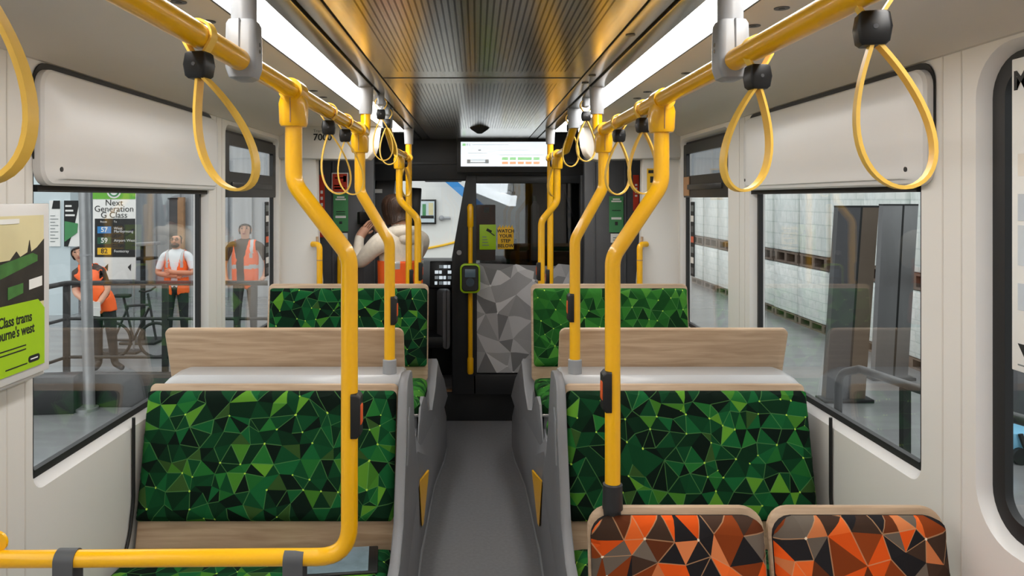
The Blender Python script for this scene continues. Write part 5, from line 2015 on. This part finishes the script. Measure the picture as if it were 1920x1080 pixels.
    if glasses:
        g = MB()
        for k in (-1, 1):
            cc = head_c + side * k * 0.036 + fwd * 0.1 + upv * 0.006
            g.tube([cc + side * 0.024 * math.cos(t) + upv * 0.018 * math.sin(t) for t in [2 * PI * q / 14 for q in range(14)]], 0.004, 6, closed=True)
        fin(g.bm, 'glasses', [EYEM])
    return root


def stand(dx=0.0, lean=0.0):
    return {'pelvis': (0, 0, .95), 'belly': (0, -.01, 1.10), 'chest': (0, -.01, 1.27), 'upper': (0, 0, 1.41), 'neck': (0, 0, 1.50), 'jaw': (0, -.025, 1.565), 'skull': (0, -.015, 1.645), 'crown': (0, 0, 1.70),
            'shL': (.18, 0, 1.405), 'elL': (.26, .02, 1.13), 'wrL': (.25, -.06, .90), 'paL': (.245, -.08, .83),
            'shR': (-.18, 0, 1.405), 'elR': (-.26, .02, 1.13), 'wrR': (-.25, -.06, .90), 'paR': (-.245, -.08, .83),
            'hiL': (.09, 0, .90), 'knL': (.11, -.01, .50), 'anL': (.12, .02, .09), 'toL': (.14, -.15, .045),
            'hiR': (-.09, 0, .90), 'knR': (-.11, -.01, .50), 'anR': (-.12, .02, .09), 'toR': (-.14, -.15, .045)}


# man with folded arms
J = stand()
J.update({'elL': (.265, -.05, 1.14), 'wrL': (.02, -.205, 1.17), 'paL': (-.06, -.20, 1.19), 'elR': (-.265, -.05, 1.14), 'wrR': (-.02, -.175, 1.12), 'paR': (.07, -.165, 1.11)})
J['bulk'] = 1.08
person('person in orange vest over a white shirt standing with folded arms behind the railing', (P(331, 600, 11.1).x, 11.1, GZ), 0.1, J, [SKIN, SHIRT, SKIN, TROU, BOOT], 'bald', HAIR,
       {'open': 0.045, 'band': 0.35}, beard=True, glasses=True, scale=1.0)
# third person, broad, dark top
J = stand()
J['bulk'] = 1.22
J.update({'shL': (.21, 0, 1.40), 'elL': (.31, .04, 1.14), 'wrL': (.27, -.06, .95), 'paL': (.23, -.10, .90), 'shR': (-.21, 0, 1.40), 'elR': (-.31, .04, 1.14), 'wrR': (-.26, -.06, .93), 'paR': (-.22, -.1, .88)})
person('person in dark top and open orange vest seen through the narrow staff side window', (P(460, 600, 11.6).x, 11.6, GZ), 0.15, J, [SKIN2, BROWN, SKIN2, GTROU, BOOT], 'short', HAIR,
       {'open': 0.05, 'band': 0.33, 'shift': -0.05}, scale=1.085)
# woman leaning, with paper
J = {'pelvis': (-.03, 0, .86), 'belly': (-.075, -.01, 1.0), 'chest': (-.14, -.01, 1.15), 'upper': (-.20, 0, 1.27), 'neck': (-.245, 0, 1.355), 'jaw': (-.28, -.02, 1.42), 'skull': (-.31, -.012, 1.495), 'crown': (-.325, 0, 1.55),
     'shL': (-.045, -.01, 1.25), 'elL': (.055, -.03, 1.03), 'wrL': (.03, -.18, .88), 'paL': (-.01, -.22, .85), 'shR': (-.35, 0, 1.22), 'elR': (-.335, -.05, .99), 'wrR': (-.13, -.20, .90), 'paR': (-.06, -.22, .86),
     'hiL': (.05, 0, .83), 'knL': (.10, -.02, .47), 'anL': (.12, .02, .09), 'toL': (.27, -.07, .045), 'hiR': (-.11, 0, .83), 'knR': (-.09, 0, .46), 'anR': (-.08, .02, .09), 'toR': (-.06, -.14, .045), 'look': (0.3, -1, 0)}
wl = (P(196, 695, 9.7).x, 9.7, GZ)
person('person with short dark hair leaning beside the steel post in an orange vest, holding paper', wl, 0.0, J, [SKIN2, BROWN, SKIN2, TROU, BOOT], 'short', HAIR, {'open': 0.0, 'band': -2, 'straps': False, 'sh': 0.45}, scale=1.04)
pp = thing('paper_sheet', 'white sheets of paper held by the leaning person outside', 'paper', (wl[0], wl[1] - .25, GZ + .85))
for k, dz in enumerate((0.0, 0.07)):
    MB().box(wl[0] - .16 + dz * .2, wl[0] + .08, wl[1] - .275 + k * .012, wl[1] - .271 + k * .012, GZ + .76 + dz, GZ + .88 + dz, 0.0, 2, (0.3, 0.08, 0)).obj('sheet', PAPER, pp)
# person in the vestibule, seen from behind, hands at face
J = stand()
J.update({'jaw': (.0, -.05, 1.56), 'skull': (.0, -.055, 1.635), 'crown': (.0, -.045, 1.69), 'elL': (.235, -.16, 1.245), 'wrL': (.14, -.29, 1.42), 'paL': (.085, -.275, 1.49), 'elR': (-.22, -.18, 1.22), 'wrR': (-.09, -.31, 1.41), 'paR': (-.03, -.315, 1.48), 'look': (0.0, -1, -0.05)})
vl = (-0.485, 4.79, 0.0)
hood_wearer = person('person with brown hair in cream jumper and orange vest seen from behind by the cab', vl, math.radians(222), J, [SKIN2, CREAM, CREAM, TROU, BOOT], 'long', HAIRB,
       {'open': 0.03, 'band': 0.30, 'top': 1.275}, face=True, short_sleeve=False, scale=0.98)
hb_ = MB()
hb_.tube([(0.085 * math.cos(a), 0.028 + 0.075 * math.sin(a), 1.452 + 0.02 * math.sin(a)) for a in [2 * PI * k / 20 for k in range(20)]], 0.034, 12, closed=True)
hb_.ball((0, 0.095, 1.425), (0.085, 0.035, 0.045), 18, 12)
bmesh.ops.recalc_face_normals(hb_.bm, faces=hb_.bm.faces)
hm_ = bpy.data.meshes.new('hood')
hb_.bm.to_mesh(hm_)
hm_.materials.append(CREAM)
hm_.shade_smooth()
ho_ = bpy.data.objects.new('hood', hm_)
COL.objects.link(ho_)
ho_.parent = hood_wearer
rt = Matrix.Translation(Vector(vl)) @ Matrix.Rotation(math.radians(222), 4, 'Z')
cmr = thing('hand_camera', 'small black camera held up to the face of the person in the cream jumper', 'camera', rt @ Vector((0.04, -.33, 1.53)))
m_ = MB().box(-0.03, 0.11, -.355, -.315, 1.475, 1.56, 0.008)
for v in m_.bm.verts:
    v.co = rt @ v.co
m_.obj('camera_body', BLACK, cmr)
m_ = MB().cyl((0.04, -.35, 1.515), (0.04, -.40, 1.515), 0.032, 16)
for v in m_.bm.verts:
    v.co = rt @ v.co
m_.obj('lens', BLACK, cmr)
